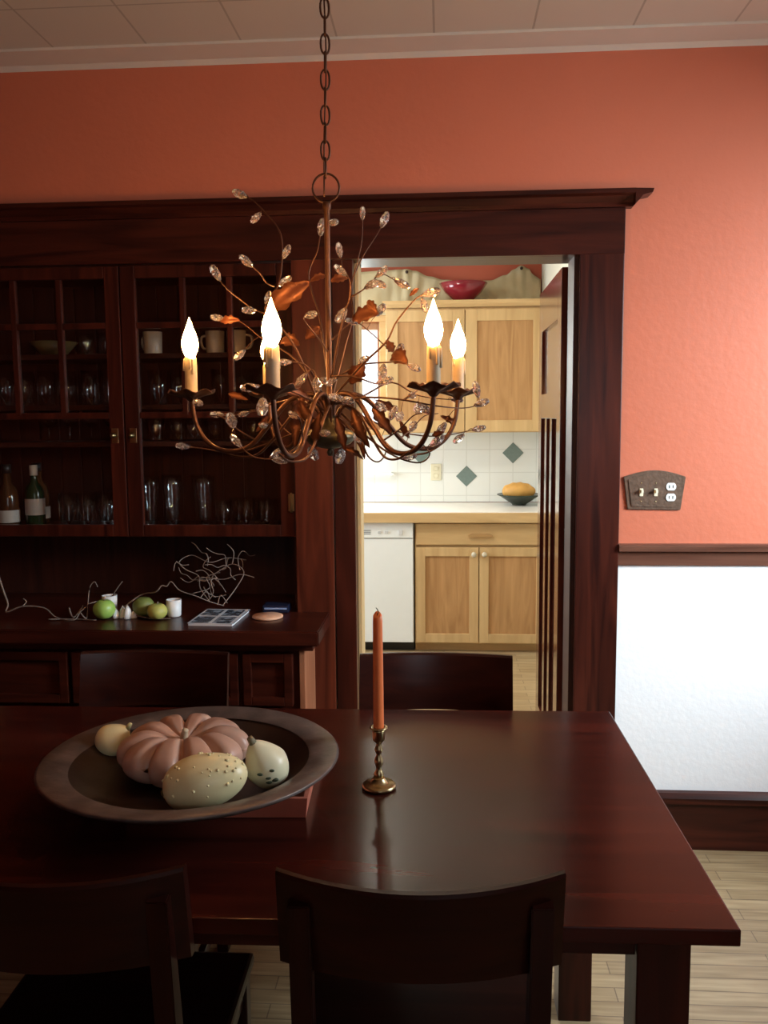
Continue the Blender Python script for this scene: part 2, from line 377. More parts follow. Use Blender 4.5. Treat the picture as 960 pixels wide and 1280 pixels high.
m = MB(); m.prism([(-2.30, 3.30), (-2.30, 2.704), (-.397, 2.704), (-.397, 2.990), (-.5115, 2.990), (-.5115, 3.30)], 'Z', .790, .838, .004)
m.box(-2.30, -.42, 2.74, 2.98, .766, .790, .003)
tag(obj('sideboard_worktop', m, 'woodX'), 'thick dark wooden sideboard top carrying fruit, twigs and a magazine', 'sideboard top')

# ------------------------------------------------------------------ things in the cabinet
ORD = ['leftmost', 'second from left', 'third from left', 'fourth from left', 'fifth from left', 'sixth from left', 'seventh from left', 'eighth from left', 'ninth from left']
protos = {}
def place(kind, builder, loc, label, cat, group, rz=0., s=1.0):
    if kind not in protos:
        o = builder(); protos[kind] = o; used = o
    else: used = copy_tree(protos[kind])
    used.location = loc; used.rotation_euler = (0, 0, rz); used.scale = (s, s, s)
    for k in ('group',):
        if k in used: del used[k]
    tag(used, label, cat, group); return used
def shell(prof, t=.0016):
    inner = [(max(0, r-t), z) for r, z in prof[1:]]
    return [(0, prof[0][1])]+prof+inner[::-1][:-1]+[(0, prof[0][1]+.004)]
def tall_glass():
    p = [(.022, 0), (.023, .012), (.024, .04), (.028, .10), (.033, .15), (.036, .185)]
    return obj('tall_glass', MB().lathe(shell(p), n=22, cap=False), 'tumbler')
def tumbler():
    p = [(.030, 0), (.031, .006), (.034, .06), (.037, .125)]
    return obj('tumbler', MB().lathe(shell(p), n=22, cap=False), 'tumbler')
def small_tumbler():
    p = [(.026, 0), (.027, .005), (.031, .05), (.033, .10)]
    return obj('small_tumbler', MB().lathe(shell(p), n=20, cap=False), 'tumbler')
def wine_glass():
    r = thing('wine_glass', '', 'glass')
    obj('foot', MB().lathe([(0, 0), (.032, 0), (.031, .002), (.008, .005), (0, .006)], n=20, cap=False), 'tumbler', r)
    obj('stem', MB().lathe([(.004, .005), (.003, .03), (.003, .05), (.006, .058)], n=10), 'tumbler', r)
    obj('bowl', MB().lathe([(0, .056), (.018, .060), (.030, .075), (.034, .095), (.030, .125), (.0286, .125), (.0325, .095), (.0285, .076), (.017, .062), (0, .058)], n=22, cap=False), 'tumbler', r)
    return r
def mug():
    r = thing('mug', '', 'mug')
    obj('cup', MB().lathe([(0, 0), (.030, 0), (.032, .004), (.034, .08), (.031, .08), (.029, .008), (0, .008)], n=22, cap=False), mwhite, r)
    obj('handle', MB().tube([(.033, 0, .066), (.052, 0, .062), (.056, 0, .042), (.048, 0, .022), (.032, 0, .018)], .0045, 8), mwhite, r)
    return r
mwhite = plain('mug_ceramic', (.42, .36, .30), .35)
mbot = plain('dark_green_bottle_glass', (.01, .035, .015), .12); mlab = plain('bottle_paper_label', (.48, .45, .42), .7, 0, .1, 60); mcap = plain('white_foil_cap', (.62, .62, .60), .4)
def bottle_green():
    r = thing('bottle', '', 'bottle')
    obj('glass_body', MB().lathe([(0, 0), (.033, 0), (.035, .005), (.035, .125), (.030, .145), (.015, .165), (.0125, .18), (.0125, .225), (.0, .225)], n=24, cap=False), mbot, r)
    obj('label', MB().lathe([(.0355, .045), (.0355, .105)], n=24, cap=False), mlab, r)
    obj('cap', MB().lathe([(0.0, .228), (.0145, .228), (.0145, .19), (.0135, .19)], n=18, cap=False), mcap, r)
    return r
mamb = plain('amber_bottle_glass', (.05, .02, .008), .12)
def bottle_amber():
    r = thing('bottle', '', 'bottle')
    obj('glass_body', MB().lathe([(0, 0), (.038, 0), (.040, .005), (.040, .11), (.034, .14), (.016, .165), (.014, .215), (0, .215)], n=24, cap=False), mamb, r)
    obj('label', MB().lathe([(.0405, .02), (.0405, .065)], n=24, cap=False), mlab, r)
    obj('cap', MB().lathe([(0, .232), (.017, .232), (.017, .2), (.0145, .2)], n=18, cap=False), 'black', r)
    return r
ZS = 1.1185
# lowest shelf, right door
for i, x in enumerate((-1.062, -.982)):
    place('tg', tall_glass, (x-.008, 3.13+.012*(i % 2), ZS), ('tall clear glass at the left end of right cabinet door bottom shelf', 'second tall clear glass from the left on right cabinet door bottom shelf')[i], 'glass', 'tall glasses in the china cabinet', i*.4)
for i, (x, y) in enumerate(((-.868, 3.14), (-.905, 3.22), (-1.02, 3.225))):
    place('tg', tall_glass, (x, y, ZS), ('tall clear glass in the middle of the bottom shelf, tallest beside the small glasses', 'tall clear glass in the back row behind the middle tall glass', 'tall clear glass in the back row behind the left pair of tall glasses')[i], 'glass', 'tall glasses in the china cabinet')
for i, (x, y) in enumerate(((-.795, 3.12), (-.715, 3.13), (-.64, 3.13), (-.575, 3.15), (-.765, 3.22), (-.68, 3.23))):
    place('st', small_tumbler, (x, y, ZS), f'small clear glass on the bottom shelf behind right cabinet door, {ORD[i] if i<4 else ("back row, left of two","back row, right of two")[i-4]}', 'glass', 'small glasses on the bottom cabinet shelf')
# lowest shelf, left door
for i, (x, y) in enumerate(((-1.385, 3.15), (-1.305, 3.13), (-1.225, 3.12), (-1.155, 3.15), (-1.27, 3.21), (-1.19, 3.225))):
    place('tb', tumbler, (x, y, ZS), f'clear tumbler on the bottom shelf behind left cabinet door, {ORD[i] if i<4 else ("back row, left of two","back row, right of two")[i-4]}', 'glass', 'tumblers beside the bottles')
place('bg', bottle_green, (-1.512, 3.15, ZS), 'dark green bottle with white cap and pale label on cabinet bottom shelf', 'bottle', 'bottles in the china cabinet')
place('ba', bottle_amber, (-1.605, 3.13, ZS), 'amber bottle with black cap at the photo left edge of bottom shelf', 'bottle', 'bottles in the china cabinet')
place('ba', bottle_amber, (-1.545, 3.25, ZS), 'amber bottle standing behind the green bottle', 'bottle', 'bottles in the china cabinet')
# second shelf (stemware), both doors
xs2 = (-1.04, -.97, -.90, -.83, -.76, -.69, -.62, -.565)
for i, x in enumerate(xs2):
    place('st', small_tumbler, (x, 3.14+.03*(i % 2), SH[0]+.0005), f'small clear glass on the second shelf behind right cabinet door, {ORD[i]}', 'glass', 'small glasses on the second cabinet shelf', 0, .95)
for i, x in enumerate((-1.45, -1.37, -1.29, -1.21)):
    place('wg', wine_glass, (x, 3.16, SH[0]+.0005), f'dim small wine glass on the second shelf behind left cabinet door, {ORD[i]}', 'glass', 'wine glasses on the second cabinet shelf', 0, .9)
# third shelf
for i, x in enumerate((-1.03, -.955, -.80, -.725, -.65, -.58)):
    place('tb', tumbler, (x, 3.15+.02*(i % 2), SH[1]+.0005), f'clear tumbler on the third shelf behind right cabinet door, {ORD[i]}', 'glass', 'tumblers on the third cabinet shelf')
for i, x in enumerate((-1.60, -1.54, -1.45, -1.38, -1.28, -1.21)):
    place('tb', tumbler, (x, 3.15+.02*(i % 2), SH[1]+.0005), f'clear tumbler on the third shelf behind left cabinet door, {ORD[i]}', 'glass', 'tumblers on the third cabinet shelf')
# top shelf
place('mg', mug, (-1.045, 3.15, SH[2]+.0005), 'pale mug on the top shelf left of the leftmost candle bulb', 'mug', 'mugs on the top cabinet shelf', 2.6)
place('mg', mug, (-.82, 3.16, SH[2]+.0005), 'pale mug on the top shelf right of the leftmost candle bulb', 'mug', 'mugs on the top cabinet shelf', 2.9)
place('mg', mug, (-.74, 3.15, SH[2]+.0005), 'pale mug on the top shelf at the cabinet door glazing bar', 'mug', 'mugs on the top cabinet shelf', .3)
for i, x in enumerate((-1.29, -1.22, -1.17)):
    place('st', small_tumbler, (x, 3.15, SH[2]+.0005), f'small clear glass on the top shelf behind left cabinet door, {ORD[i]}', 'glass', 'small glasses on the top cabinet shelf', 0, .8)
b = MB(); b.lathe([(0, 0), (.04, 0), (.045, .006), (.085, .05), (.082, .05), (.042, .01), (0, .008)], (-1.42, 3.17, SH[2]+.0005), 26, cap=False)
tag(obj('serving_bowl', b, plain('olive_glaze', (.12, .10, .045), .3)), 'olive serving bowl on the top shelf behind left cabinet door', 'bowl')

# ------------------------------------------------------------------ on the sideboard
ZT = .8385
mtwig = plain('willow_bark', (.20, .15, .12), .7, 0, .3, 50, .3)
TW = [[(-1.55, 2.9, 1.033), (-1.521, 2.9, 0.927), (-1.497, 2.88, 0.883), (-1.493, 2.86, 0.86), (-1.436, 2.86, 0.88), (-1.36, 2.86, 0.875), (-1.311, 2.84, 0.848), (-1.241, 2.82, 0.843), (-1.226, 2.84, 0.866), (-1.212, 2.86, 0.881)], [(-1.273, 2.86, 0.875), (-1.249, 2.84, 0.848), (-1.231, 2.88, 0.88)], [(-1.436, 2.86, 0.88), (-1.431, 2.88, 0.892), (-1.442, 2.88, 0.903)], [(-1.226, 2.84, 0.866), (-1.205, 2.84, 0.845), (-1.223, 2.9, 0.881), (-1.223, 2.92, 0.933), (-1.205, 2.92, 0.955), (-1.194, 2.92, 0.936)], [(-1.223, 2.9, .881), (-1.163, 2.95, 0.895), (-1.139, 2.93, 0.917), (-1.122, 2.93, 0.94), (-1.11, 2.93, 0.954)], [(-1.329, 2.82, 0.845), (-1.255, 2.84, 0.842), (-1.164, 2.82, 0.844)]]
TW2 = [[(-1.117, 2.9, 0.854), (-1.062, 2.88, 0.85), (-0.983, 2.85, 0.843), (-0.919, 2.85, 0.844)], [(-1.117, 2.9, .854), (-1.06, 2.96, .90), (-0.985, 2.9, 0.924), (-0.962, 2.9, 0.946), (-0.945, 2.9, 0.944), (-0.928, 2.9, 0.96), (-0.899, 2.9, 0.93), (-0.844, 2.9, 0.911), (-0.803, 2.92, 0.888), (-0.761, 2.95, 0.867)], [(-0.836, 2.92, 0.899), (-0.815, 2.93, 0.922), (-0.805, 2.93, 0.897)], [(-0.783, 2.95, 0.87), (-0.771, 2.95, 0.904), (-0.749, 2.95, 0.876)], [(-0.766, 2.95, 0.867), (-0.729, 3.0, 0.92), (-0.704, 3.02, 0.973), (-0.753, 3.05, 0.996), (-0.812, 3.05, 0.964), (-0.847, 3.05, 0.947), (-0.837, 3.05, 0.909), (-0.893, 3.02, 0.895)], [(-0.811, 2.95, 0.881), (-0.857, 3.0, 0.919), (-0.876, 3.05, 0.953), (-0.922, 3.05, 0.976), (-0.944, 3.05, 1.004), (-0.906, 3.08, 1.023), (-0.834, 3.05, 1.002), (-0.775, 3.08, 1.014), (-0.712, 3.1, 1.003)], [(-0.753, 3.05, 0.996), (-0.746, 3.05, 1.04), (-0.769, 3.05, 1.068)], [(-0.847, 3.05, 0.947), (-0.784, 3.05, 0.941), (-0.725, 3.05, 0.959), (-0.674, 3.05, 0.948)], [(-0.876, 3.05, 0.953), (-0.912, 3.05, 0.929), (-0.943, 3.05, 0.946)]]
def branch(lines, label, rr):
    r = thing('willow_branch', label, 'branch', (lines[0][-1][0], lines[0][-1][1], ZT), group='willow branches on the sideboard')
    for i, l in enumerate(lines):
        obj('stem' if i == 0 else 'twig', MB().tube(l, rr*(1 if i < 2 else .7), 6, rr*.45, sub=5), mtwig, r)
branch(TW, 'curly willow branch lying along the left half of the sideboard top', .0036)
rw = random.Random(21)
for _ in range(13):
    p = Vector((rw.uniform(-.93, -.72), rw.uniform(3.0, 3.12), rw.uniform(.90, 1.0))); d = Vector((rw.uniform(-1, 1), 0, rw.uniform(-.2, 1))); l_ = [tuple(p)]
    for k in range(6):
        d = (d+Vector((rw.uniform(-1.1, 1.1), rw.uniform(-.3, .3), rw.uniform(-.9, .9)))).normalized(); p = p+d*.024
        p = Vector((min(-.66, max(-.96, p.x)), min(3.2, max(2.98, p.y)), min(1.07, max(.87, p.z)))); l_.append(tuple(p))
    TW2.append(l_)
branch(TW2, 'curly willow branch arching up behind the magazine on the sideboard', .0030)
def fruit(name, c, r, mat, label, stem=True, sq=.9):
    t = thing(name, label, 'fruit', (c[0], c[1], ZT), group='small green fruit on the sideboard')
    def f(d): return 1-.16*math.exp(-((1-d.z)/.08))-.08*math.exp(-((1+d.z)/.08))+.02*math.cos(5*math.atan2(d.y, d.x))*(1-abs(d.z))
    obj('flesh', MB().ball((c[0], c[1], ZT+r*sq*.98), r, r, r*sq, f), mat, t)
    if stem: obj('stem', MB().tube([(c[0], c[1], ZT+r*sq*1.75), (c[0]+.004, c[1], ZT+r*sq*2.1)], .0022, 6, sub=1), mtwig, t)
fruit('apple', (-1.150, 2.86), .037, plain('bright_green_skin', (.30, .50, .10), .4, 0, .15, 12), 'bright green apple on sideboard, leftmost of three fruits', True, .95)
fruit('apple', (-1.028, 2.90), .0365, plain('olive_green_skin', (.17, .21, .05), .5, 0, .3, 25), 'dull olive green apple between the other two fruits', False, .98)
fruit('pear', (-.967, 2.86), .034, plain('yellow_green_skin', (.42, .42, .10), .5, 0, .25, 18), 'small yellow-green pear on sideboard, rightmost of three fruits', True, .85)
mv = plain('white_ceramic', (.75, .78, .78), .35)
for x, y, z, h, lb in ((-1.160, 2.935, 0, .066, 'white votive cup standing behind the bright green apple'), (-.925, 2.91, 0, .058, 'white votive cup standing behind the yellow-green pear')):
    v = thing('votive_cup', lb, 'cup', (x, y, ZT), group='white votive cups')
    obj('cup', MB().lathe([(0, 0), (.021, 0), (.024, .004), (.026, h), (.0235, h), (.021, .008), (0, .008)], (x, y, ZT), 22, cap=False), mv, v)
    obj('candle', MB().lathe([(0, .008), (.0205, .008), (.0225, h*.8), (0, h*.8)], (x, y, ZT), 18, cap=False), 'white', v)
s = MB()
for dx, dy, lx, h, r_ in ((-.026, 0, -.010, .036, .014), (-.004, .006, .004, .044, .015), (.016, -.004, .012, .050, .016), (.033, .004, .020, .026, .013)):
    s.lathe([(0, .0), (r_, .001), (r_*1.05, .010), (r_*.7, h*.6), (.0, h)], (-1.088+dx, 2.87+dy, ZT), 7, lambda r, z, a: (r*(1+.25*math.sin(a*3)), z), cap=False)
tag(obj('seashell', s, mv), 'jagged white piece of shell lying between the green and the olive apples', 'shell')
# magazine
def mag_mat():
    m, t, b = new_mat('magazine_cover'); L = t.links
    tc = t.nodes.new('ShaderNodeTexCoord'); br = t.nodes.new('ShaderNodeTexBrick'); br.offset = 0
    br.inputs['Scale'].default_value = 1; br.inputs['Brick Width'].default_value = .073; br.inputs['Row Height'].default_value = .105; br.inputs['Mortar Size'].default_value = .006
    br.inputs['Color1'].default_value = (.02, .03, .05, 1); br.inputs['Color2'].default_value = (.10, .13, .17, 1); br.inputs['Mortar'].default_value = (.62, .64, .68, 1)
    mp = t.nodes.new('ShaderNodeMapping'); mp.inputs['Location'].default_value = (.003, .003, 0)
    L.new(tc.outputs['Object'], mp.inputs[0]); L.new(mp.outputs[0], br.inputs['Vector'])
    n = t.nodes.new('ShaderNodeTexNoise'); n.inputs['Scale'].default_value = 38; n.inputs['Detail'].default_value = 3; L.new(tc.outputs['Object'], n.inputs['Vector'])
    r = t.nodes.new('ShaderNodeValToRGB'); r.color_ramp.elements[0].position = .5; r.color_ramp.elements[1].position = .66; r.color_ramp.elements[1].color = (.35, .40, .46, 1)
    L.new(n.outputs['Fac'], r.inputs[0])
    mx = t.nodes.new('ShaderNodeMix'); mx.data_type = 'RGBA'; mx.blend_type = 'SCREEN'; mx.inputs[0].default_value = .8
    L.new(br.outputs['Color'], mx.inputs[6]); L.new(r.outputs[0], mx.inputs[7]); L.new(mx.outputs[2], b.inputs['Base Color']); b.inputs['Roughness'].default_value = .25
    return m
mg = thing('magazine', 'magazine with dark blue photo cover lying on right part of sideboard', 'magazine', (-.757, 2.875, ZT), 0.0)
obj('pages', MB().box(-.075, .073, -.105, .105, 0, .008, .001), plain('magazine_paper', (.7, .72, .75), .6), mg, local=True)
obj('cover', MB().box(-.077, .077, -.107, .107, .0082, .0098, .0005), mag_mat(), mg, local=True)
mg.rotation_euler = (0, 0, -.04)
c = MB(); c.lathe([(0, 0), (.050, 0), (.052, .002), (.052, .006), (.050, .008), (0, .0082)], (-.598, 2.900, ZT), 36, cap=False)
tag(obj('coaster', c, plain('terracotta_cork', (.66, .36, .22), .6, 0, .2, 50)), 'round orange-tan coaster near the right end of the sideboard', 'coaster')
bk = thing('book', 'closed dark blue book with pale band standing behind the coaster', 'book', (-.592, 2.985, ZT))
obj('cover', MB().box(-.630, -.540, 2.97, 3.035, ZT, ZT+.026, .003), plain('navy_cloth', (.006, .009, .03), .4), bk)
obj('band', MB().box(-.624, -.545, 2.967, 2.972, ZT+.012, ZT+.018, .001), plain('pale_blue_band', (.22, .30, .50), .4), bk)
v = MB(); v.lathe([(0, 0), (.035, 0), (.045, .02), (.055, .08), (.045, .13), (.022, .16), (.020, .19), (.026, .20), (.022, .20), (.016, .18), (0, .16)], (-1.600, 2.88, ZT), 28, cap=False)
tag(obj('vase', v, plain('tan_glaze', (.32, .22, .07), .4, 0, .2, 20)), 'tan vase cut off by the left edge of the photo on the sideboard', 'vase')

# ------------------------------------------------------------------ kitchen
KY, KC = 6.15, 2.53
struct('ceiling_kitchen', MB().box(-3.2, .66, YB, 6.35, KC, KC+.08), 'kceil')
struct('wall_kitchen_right', MB().box(.66, .75, YB, 6.35, 0, 2.62), 'kcream')
m = MB(); m.box(-3.2, -1.35, KY, 6.3, 0, 2.62); m.box(-1.35, -.44, KY, 6.3, 0, 1.42); m.box(-1.35, -.44, KY, 6.3, 2.16, 2.62); m.box(-.44, .66, KY, 6.3, 0, 2.62)
struct('wall_kitchen_far', m, 'kred')
m = MB(); m.box(-2.6, .655, KY-.012, KY, .915, 1.40, .001); m.box(-2.6, -1.40, KY-.012, KY, 1.40, 1.6)
struct('wall_kitchen_splashback', m, 'tile')
for x, z in ((.156, 1.095), (.476, 1.255), (-.164, 1.255)):
    t = MB(); r_ = .073
    t.prism([(x-r_, z), (x, z-r_), (x+r_, z), (x, z+r_)], 'Y', KY-.0145, KY-.0115, .0006)
    tag(obj('diamond_tile', t, 'green_tile'), {.156: 'sage green diamond tile just right of the wall outlet', .476: 'sage green diamond tile above the dark dish of bread', -.164: 'sage green diamond tile behind the lower right chandelier arms'}[x], 'tile', 'green diamond tiles in the splashback')
# window
w3 = struct('window_3', MB().box(-1.35, -1.30, 6.17, 6.26, 1.42, 2.16, .003).box(-.46, -.44, 6.17, 6.26, 1.42, 2.16, .003).box(-1.30, -.46, 6.17, 6.26, 1.42, 1.47, .003).box(-1.30, -.46, 6.17, 6.26, 2.11, 2.16, .003), plain('window_wood', (.30, .15, .06), .4, 0, .1, 20))
m = MB(); m.box(-.442, -.385, KY-.03, KY, 1.40, 2.16, .003); m.box(-1.45, -.385, KY-.03, KY, 2.16, 2.25, .003); m.box(-1.45, -1.35, KY-.03, KY, 1.40, 2.16, .003); m.box(-1.47, -.37, KY-.06, KY, 1.385, 1.42, .003)
struct('trim_10', m, 'maple')
obj('window_glass', MB().box(-1.30, -.46, 6.205, 6.209, 1.47, 2.11), 'glass', w3)
# kitchen fill light, added in the shape of an unseen ceiling fixture
lf = thing('added_fill_lamp', 'added round white fill lamp on the kitchen ceiling, unseen above the doorway head', 'light', (-.55, 4.6, KC-.08))
obj('base', MB().lathe([(0, 0), (.17, 0), (.17, -.02), (.15, -.025), (0, -.025)], (-.55, 4.6, KC), 32, cap=False), 'white', lf)
obj('shade', MB().lathe([(.15, -.025), (.14, -.06), (.09, -.085), (0, -.092)], (-.55, 4.6, KC), 32, cap=False), emis('fill_lamp_glow', (1, .96, .84), 72), lf)
ul = thing('under_cabinet_light', 'slim lit lamp under the kitchen window, left of the wall outlet', 'light', (-.80, 6.06, 1.36))
obj('housing', MB().box(-1.10, -.56, 6.02, 6.12, 1.362, 1.384, .003), 'white', ul)
obj('tube', MB().tube([(-1.08, 6.07, 1.352), (-.60, 6.07, 1.352)], .008, 10, sub=1), emis('lit_tube', (1, .98, .88), 90), ul)

def shaker(name, x0, x1, z0, z1, y, parent, st=.075, mat='mapleZ'):
    d = MB(); y0, y1 = y-.02, y
    d.box(x0, x0+st, y0, y1, z0, z1, .002); d.box(x1-st, x1, y0, y1, z0, z1, .002); d.box(x0+st, x1-st, y0, y1, z0, z0+st, .002); d.box(x0+st, x1-st, y0, y1, z1-st, z1, .002)
    o = obj(name, d, mat, parent)
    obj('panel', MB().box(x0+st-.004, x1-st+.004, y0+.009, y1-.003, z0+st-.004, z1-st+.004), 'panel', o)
    return o
uc = thing('wall_cabinet', 'tan maple double-door kitchen wall cabinet above the tiled splashback', 'cabinet', (.14, 6.0, 1.40))
obj('body', MB().box(-.38, .655, 5.86, KY-.002, 1.402, 2.215, .002), 'mapleZ', uc)
obj('cornice', MB().prism([(KY, 2.215), (5.835, 2.215), (5.815, 2.235), (5.81, 2.257), (KY, 2.257)], 'X', -.40, .657), 'maple', uc)
shaker('door', -.376, .134, 1.408, 2.20, 5.858, uc); shaker('door', .140, .652, 1.408, 2.20, 5.858, uc)
bc = thing('base_cabinet', 'tan maple kitchen base cabinet with one wide drawer over two doors', 'cabinet', (.2, 5.8, 0))
m = MB(); m.box(-.186, .655, 5.56, KY-.014, .055, .868, .002); m.box(-.186, .655, 5.61, KY-.014, 0, .055); m.box(-.86, -.80, 5.56, KY-.014, 0, .868)
obj('body', m, 'maple', bc)
dr = obj('drawer', MB().box(-.178, .640, 5.538, 5.558, .700, .836, .004), 'maple', bc)
h = MB(); h.prism([(.150, .760), (.175, .772), (.285, .772), (.310, .760), (.300, .748), (.160, .748)], 'Y', 5.522, 5.538, .003)
obj('handle', h, plain('wooden_pull', (.42, .25, .10), .4), dr)
for x0, x1, kx in ((-.178, .218, .188), (.224, .640, .254)):
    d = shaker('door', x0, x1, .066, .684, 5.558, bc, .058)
    obj('knob', MB().ball((kx, 5.522, .640), .017, .016, .017, u=14, v=10), plain('glass_knob', (.55, .5, .38), .15), d)
dw = thing('dishwasher', 'white dishwasher with black toe panel left of the maple base cabinet', 'dishwasher', (-.49, 5.8, 0))
obj('body', MB().box(-.792, -.194, 5.565, 6.10, .065, .862), 'white', dw)
obj('toe_panel', MB().box(-.792, -.194, 5.60, 5.66, 0.0, .064), 'black', dw)
obj('door', MB().box(-.790, -.196, 5.535, 5.563, .066, .740, .004), 'white', dw)
cp = obj('control_panel', MB().box(-.790, -.196, 5.528, 5.563, .744, .858, .005), 'white', dw)
g = MB(); [g.box(-.60+i*.0, -.465, 5.5265, 5.529, .768+i*.011, .774+i*.011) for i in range(3)]
obj('vent', g, plain('grey_vent', (.25, .27, .27), .5), cp)
obj('button', MB().box(-.42, -.40, 5.522, 5.529, .775, .79, .001).box(-.375, -.355, 5.522, 5.529, .775, .79, .001), plain('grey_button', (.5, .52, .52), .5), cp)
obj('dial', MB().box(-.288, -.262, 5.520, 5.529, .765, .795, .003), plain('pale_dial', (.6, .62, .62), .4), cp)
m = MB(); m.box(-2.4, .657, 5.512, KY-.013, .870, .912, .003)
wt = obj('kitchen_worktop', m, 'counter'); tag(wt, 'white kitchen worktop with tan wooden front edge', 'worktop')
obj('edging', MB().box(-2.4, .657, 5.498, 5.5115, .845, .908, .003), 'maple', wt)
ot = thing('wall_outlet', 'cream outlet plate on the kitchen splashback near the grey-green diamond', 'outlet', (-.056, 6.13, 1.124))
obj('plate', MB().box(-.092, -.020, KY-.018, KY-.0125, 1.066, 1.182, .002), 'cream', ot)
for z in (1.10, 1.148): obj('socket', MB().box(-.072, -.040, KY-.020, KY-.018, z-.014, z+.014, .003), 'cream', ot)
rl = thing('wall_rack', 'thin white rack on the splashback left of the cream outlet', 'rack', (-.5, 6.1, 1.11))
obj('bar', MB().box(-.68, -.345, 6.075, 6.10, 1.108, 1.120, .003), 'white', rl)
for x in (-.66, -.37): obj('bracket', MB().box(x-.008, x+.008, 6.10, KY-.013, 1.10, 1.13, .003), 'white', rl)
bd = MB(); bd.lathe([(0, 0), (.045, 0), (.05, .008), (.125, .058), (.150, .070), (.148, .074), (.12, .066), (.045, .014), (0, .012)], (.505, 5.95, .9125), 36, cap=False)
tag(obj('dish', bd, plain('dark_green_glaze', (.025, .035, .02), .25)), 'dark green dish holding bread on the kitchen worktop', 'dish')
l = MB(); l.ball((.50, 5.95, 1.005), .112, .07, .060, lambda d: 1+.04*math.sin(d.x*14)*(.5+.5*d.z))
tag(obj('bread_loaf', l, plain('orange_crust', (.62, .33, .08), .6, 0, .25, 25, .3)), 'orange-tan loaf of bread in the dark dish on the worktop', 'bread')
rb = MB(); rb.lathe([(0, 0), (.05, 0), (.06, .006), (.12, .06), (.158, .118), (.152, .120), (.115, .066), (.055, .012), (0, .01)], (.128, 5.93, 2.258), 40, cap=False)
tag(obj('red_bowl', rb, plain('oxblood_glaze', (.20, .012, .022), .15, 0, .1, 20)), 'deep red glazed bowl on top of the kitchen wall cabinet', 'bowl')
# fabric swag above the cabinet
top = [(-1.6, 2.50), (-.9, 2.505), (-.64, 2.49), (-.40, 2.50), (-.25, 2.505), (-.20, 2.495), (-.10, 2.455), (0., 2.43), (.16, 2.415), (.31, 2.42), (.42, 2.455), (.47, 2.49), (.52, 2.515), (.57, 2.495), (.60, 2.45), (.655, 2.42)]
def topz(x):
    for (a, za), (b, zb) in zip(top, top[1:]):
        if a <= x <= b: u = (x-a)/(b-a); u = u*u*(3-2*u); return za+(zb-za)*u
    return top[-1][1]
t = bmesh.new(); NX, NZ = 150, 12; G = []
for i in range(NX+1):
    x = -1.6+2.25*i/NX; zt_ = topz(x); row = []
    for j in range(NZ+1):
        u = j/NZ; z = zt_+(2.20-zt_)*u
        pin = min(abs(x+.25), abs(x-.52), abs(x+1.0))
        y = 6.118-.020*u-.012*math.sin(math.atan2(x-.13, z-2.75)*26+3*u)*min(1, .25+u)-.01*math.exp(-pin*12)*math.cos(pin*90)
        row.append(t.verts.new((x, y, z)))
    G.append(row)
for i in range(NX):
    for j in range(NZ): t.faces.new((G[i][j], G[i+1][j], G[i+1][j+1], G[i][j+1]))
m = MB(); m._merge(t, True)
sw = thing('fabric_swag', 'beige cloth swag pinned along the red wall above kitchen cabinet', 'swag', (0, 6.12, 2.4))
so = obj('cloth', m, plain('beige_cloth', (.50, .43, .27), .8, 0, .15, 8), sw); sd = so.modifiers.new('solid', 'SOLIDIFY'); sd.thickness = .003
for x in (-.25, .52): obj('pin', MB().ball((x, 6.09, topz(x)-.022), .011, .010, .011, u=14, v=8), 'dark_iron', sw)

# open kitchen door
dX0, dX1, dY0, dY1 = .412, .447, 3.185, 3.90
m = MB(); sts = [3.185, 3.275, 3.81, 3.90]
m.box(dX0, dX1, 3.185, 3.285, .012, 2.028, .002); m.box(dX0, dX1, 3.80, 3.90, .012, 2.028, .002)
m.box(dX0, dX1, 3.285, 3.80, 1.86, 2.028, .002); m.box(dX0, dX1, 3.285, 3.80, 1.50, 1.60, .002); m.box(dX0, dX1, 3.285, 3.80, .012, .24, .002)
for y in (3.427, 3.597): m.box(dX0, dX1, y, y+.06, .24, 1.50, .002)
m.box(dX0+.012, dX1-.012, 3.28, 3.805, .2, 1.88)
dr1 = struct('door_1', m, wood('kitchen_door_wood', (.05, .012, .008), (.10, .028, .016), 'Z', .14, 14, .07, .03, .5))
for z in (.3, 1.05, 1.82):
    h = MB(); h.tube([(.4375, 3.175, z-.05), (.4375, 3.175, z+.05)], .006, 10, sub=1); h.ball((.4375, 3.175, z+.053), .007, .007, .007, u=10, v=6)
    h.box(.4375, .449, 3.168, 3.172, z-.045, z+.045); obj('hinge', h, 'black', dr1)

# ------------------------------------------------------------------ switch plate
swp = thing('switch_plate', 'arched dark bronze plate with two toggle switches and outlet above the chair rail', 'switch', (.706, 3.01, 1.25))
xc = .7065; pts = [(xc-.088, 1.195), (xc+.088, 1.192), (xc+.103, 1.305)]
for i in range(1, 12): u = i/12; pts.append((xc+.103-.206*u, 1.305+.022*math.sin(PI*u)))
pts.append((xc-.103, 1.305))
m = MB(); m.prism(pts, 'Y', YW-.008, YW-.0005, .002); inner = [(xc+(x-xc)*.86, 1.252+(z-1.252)*.84) for x, z in pts]; m.prism(inner, 'Y', YW-.011, YW-.007, .0015)
obj('plate', m, plain('hammered_bronze', (.13, .08, .052), .42, .25, .3, 60, .5), swp)
for x in (xc-.044, xc+.004):
    t = MB(); t.box(x-.006, x+.006, YW-.014, YW-.010, 1.240, 1.266, .001); t.box(x-.004, x+.004, YW-.028, YW-.010, 1.252, 1.262, .001)
    obj('toggle', t, 'cream', swp)
    for z in (1.222, 1.284): obj('screw', MB().ball((x, YW-.011, z), .0025, .001, .0025, u=8, v=6), 'brass', swp)
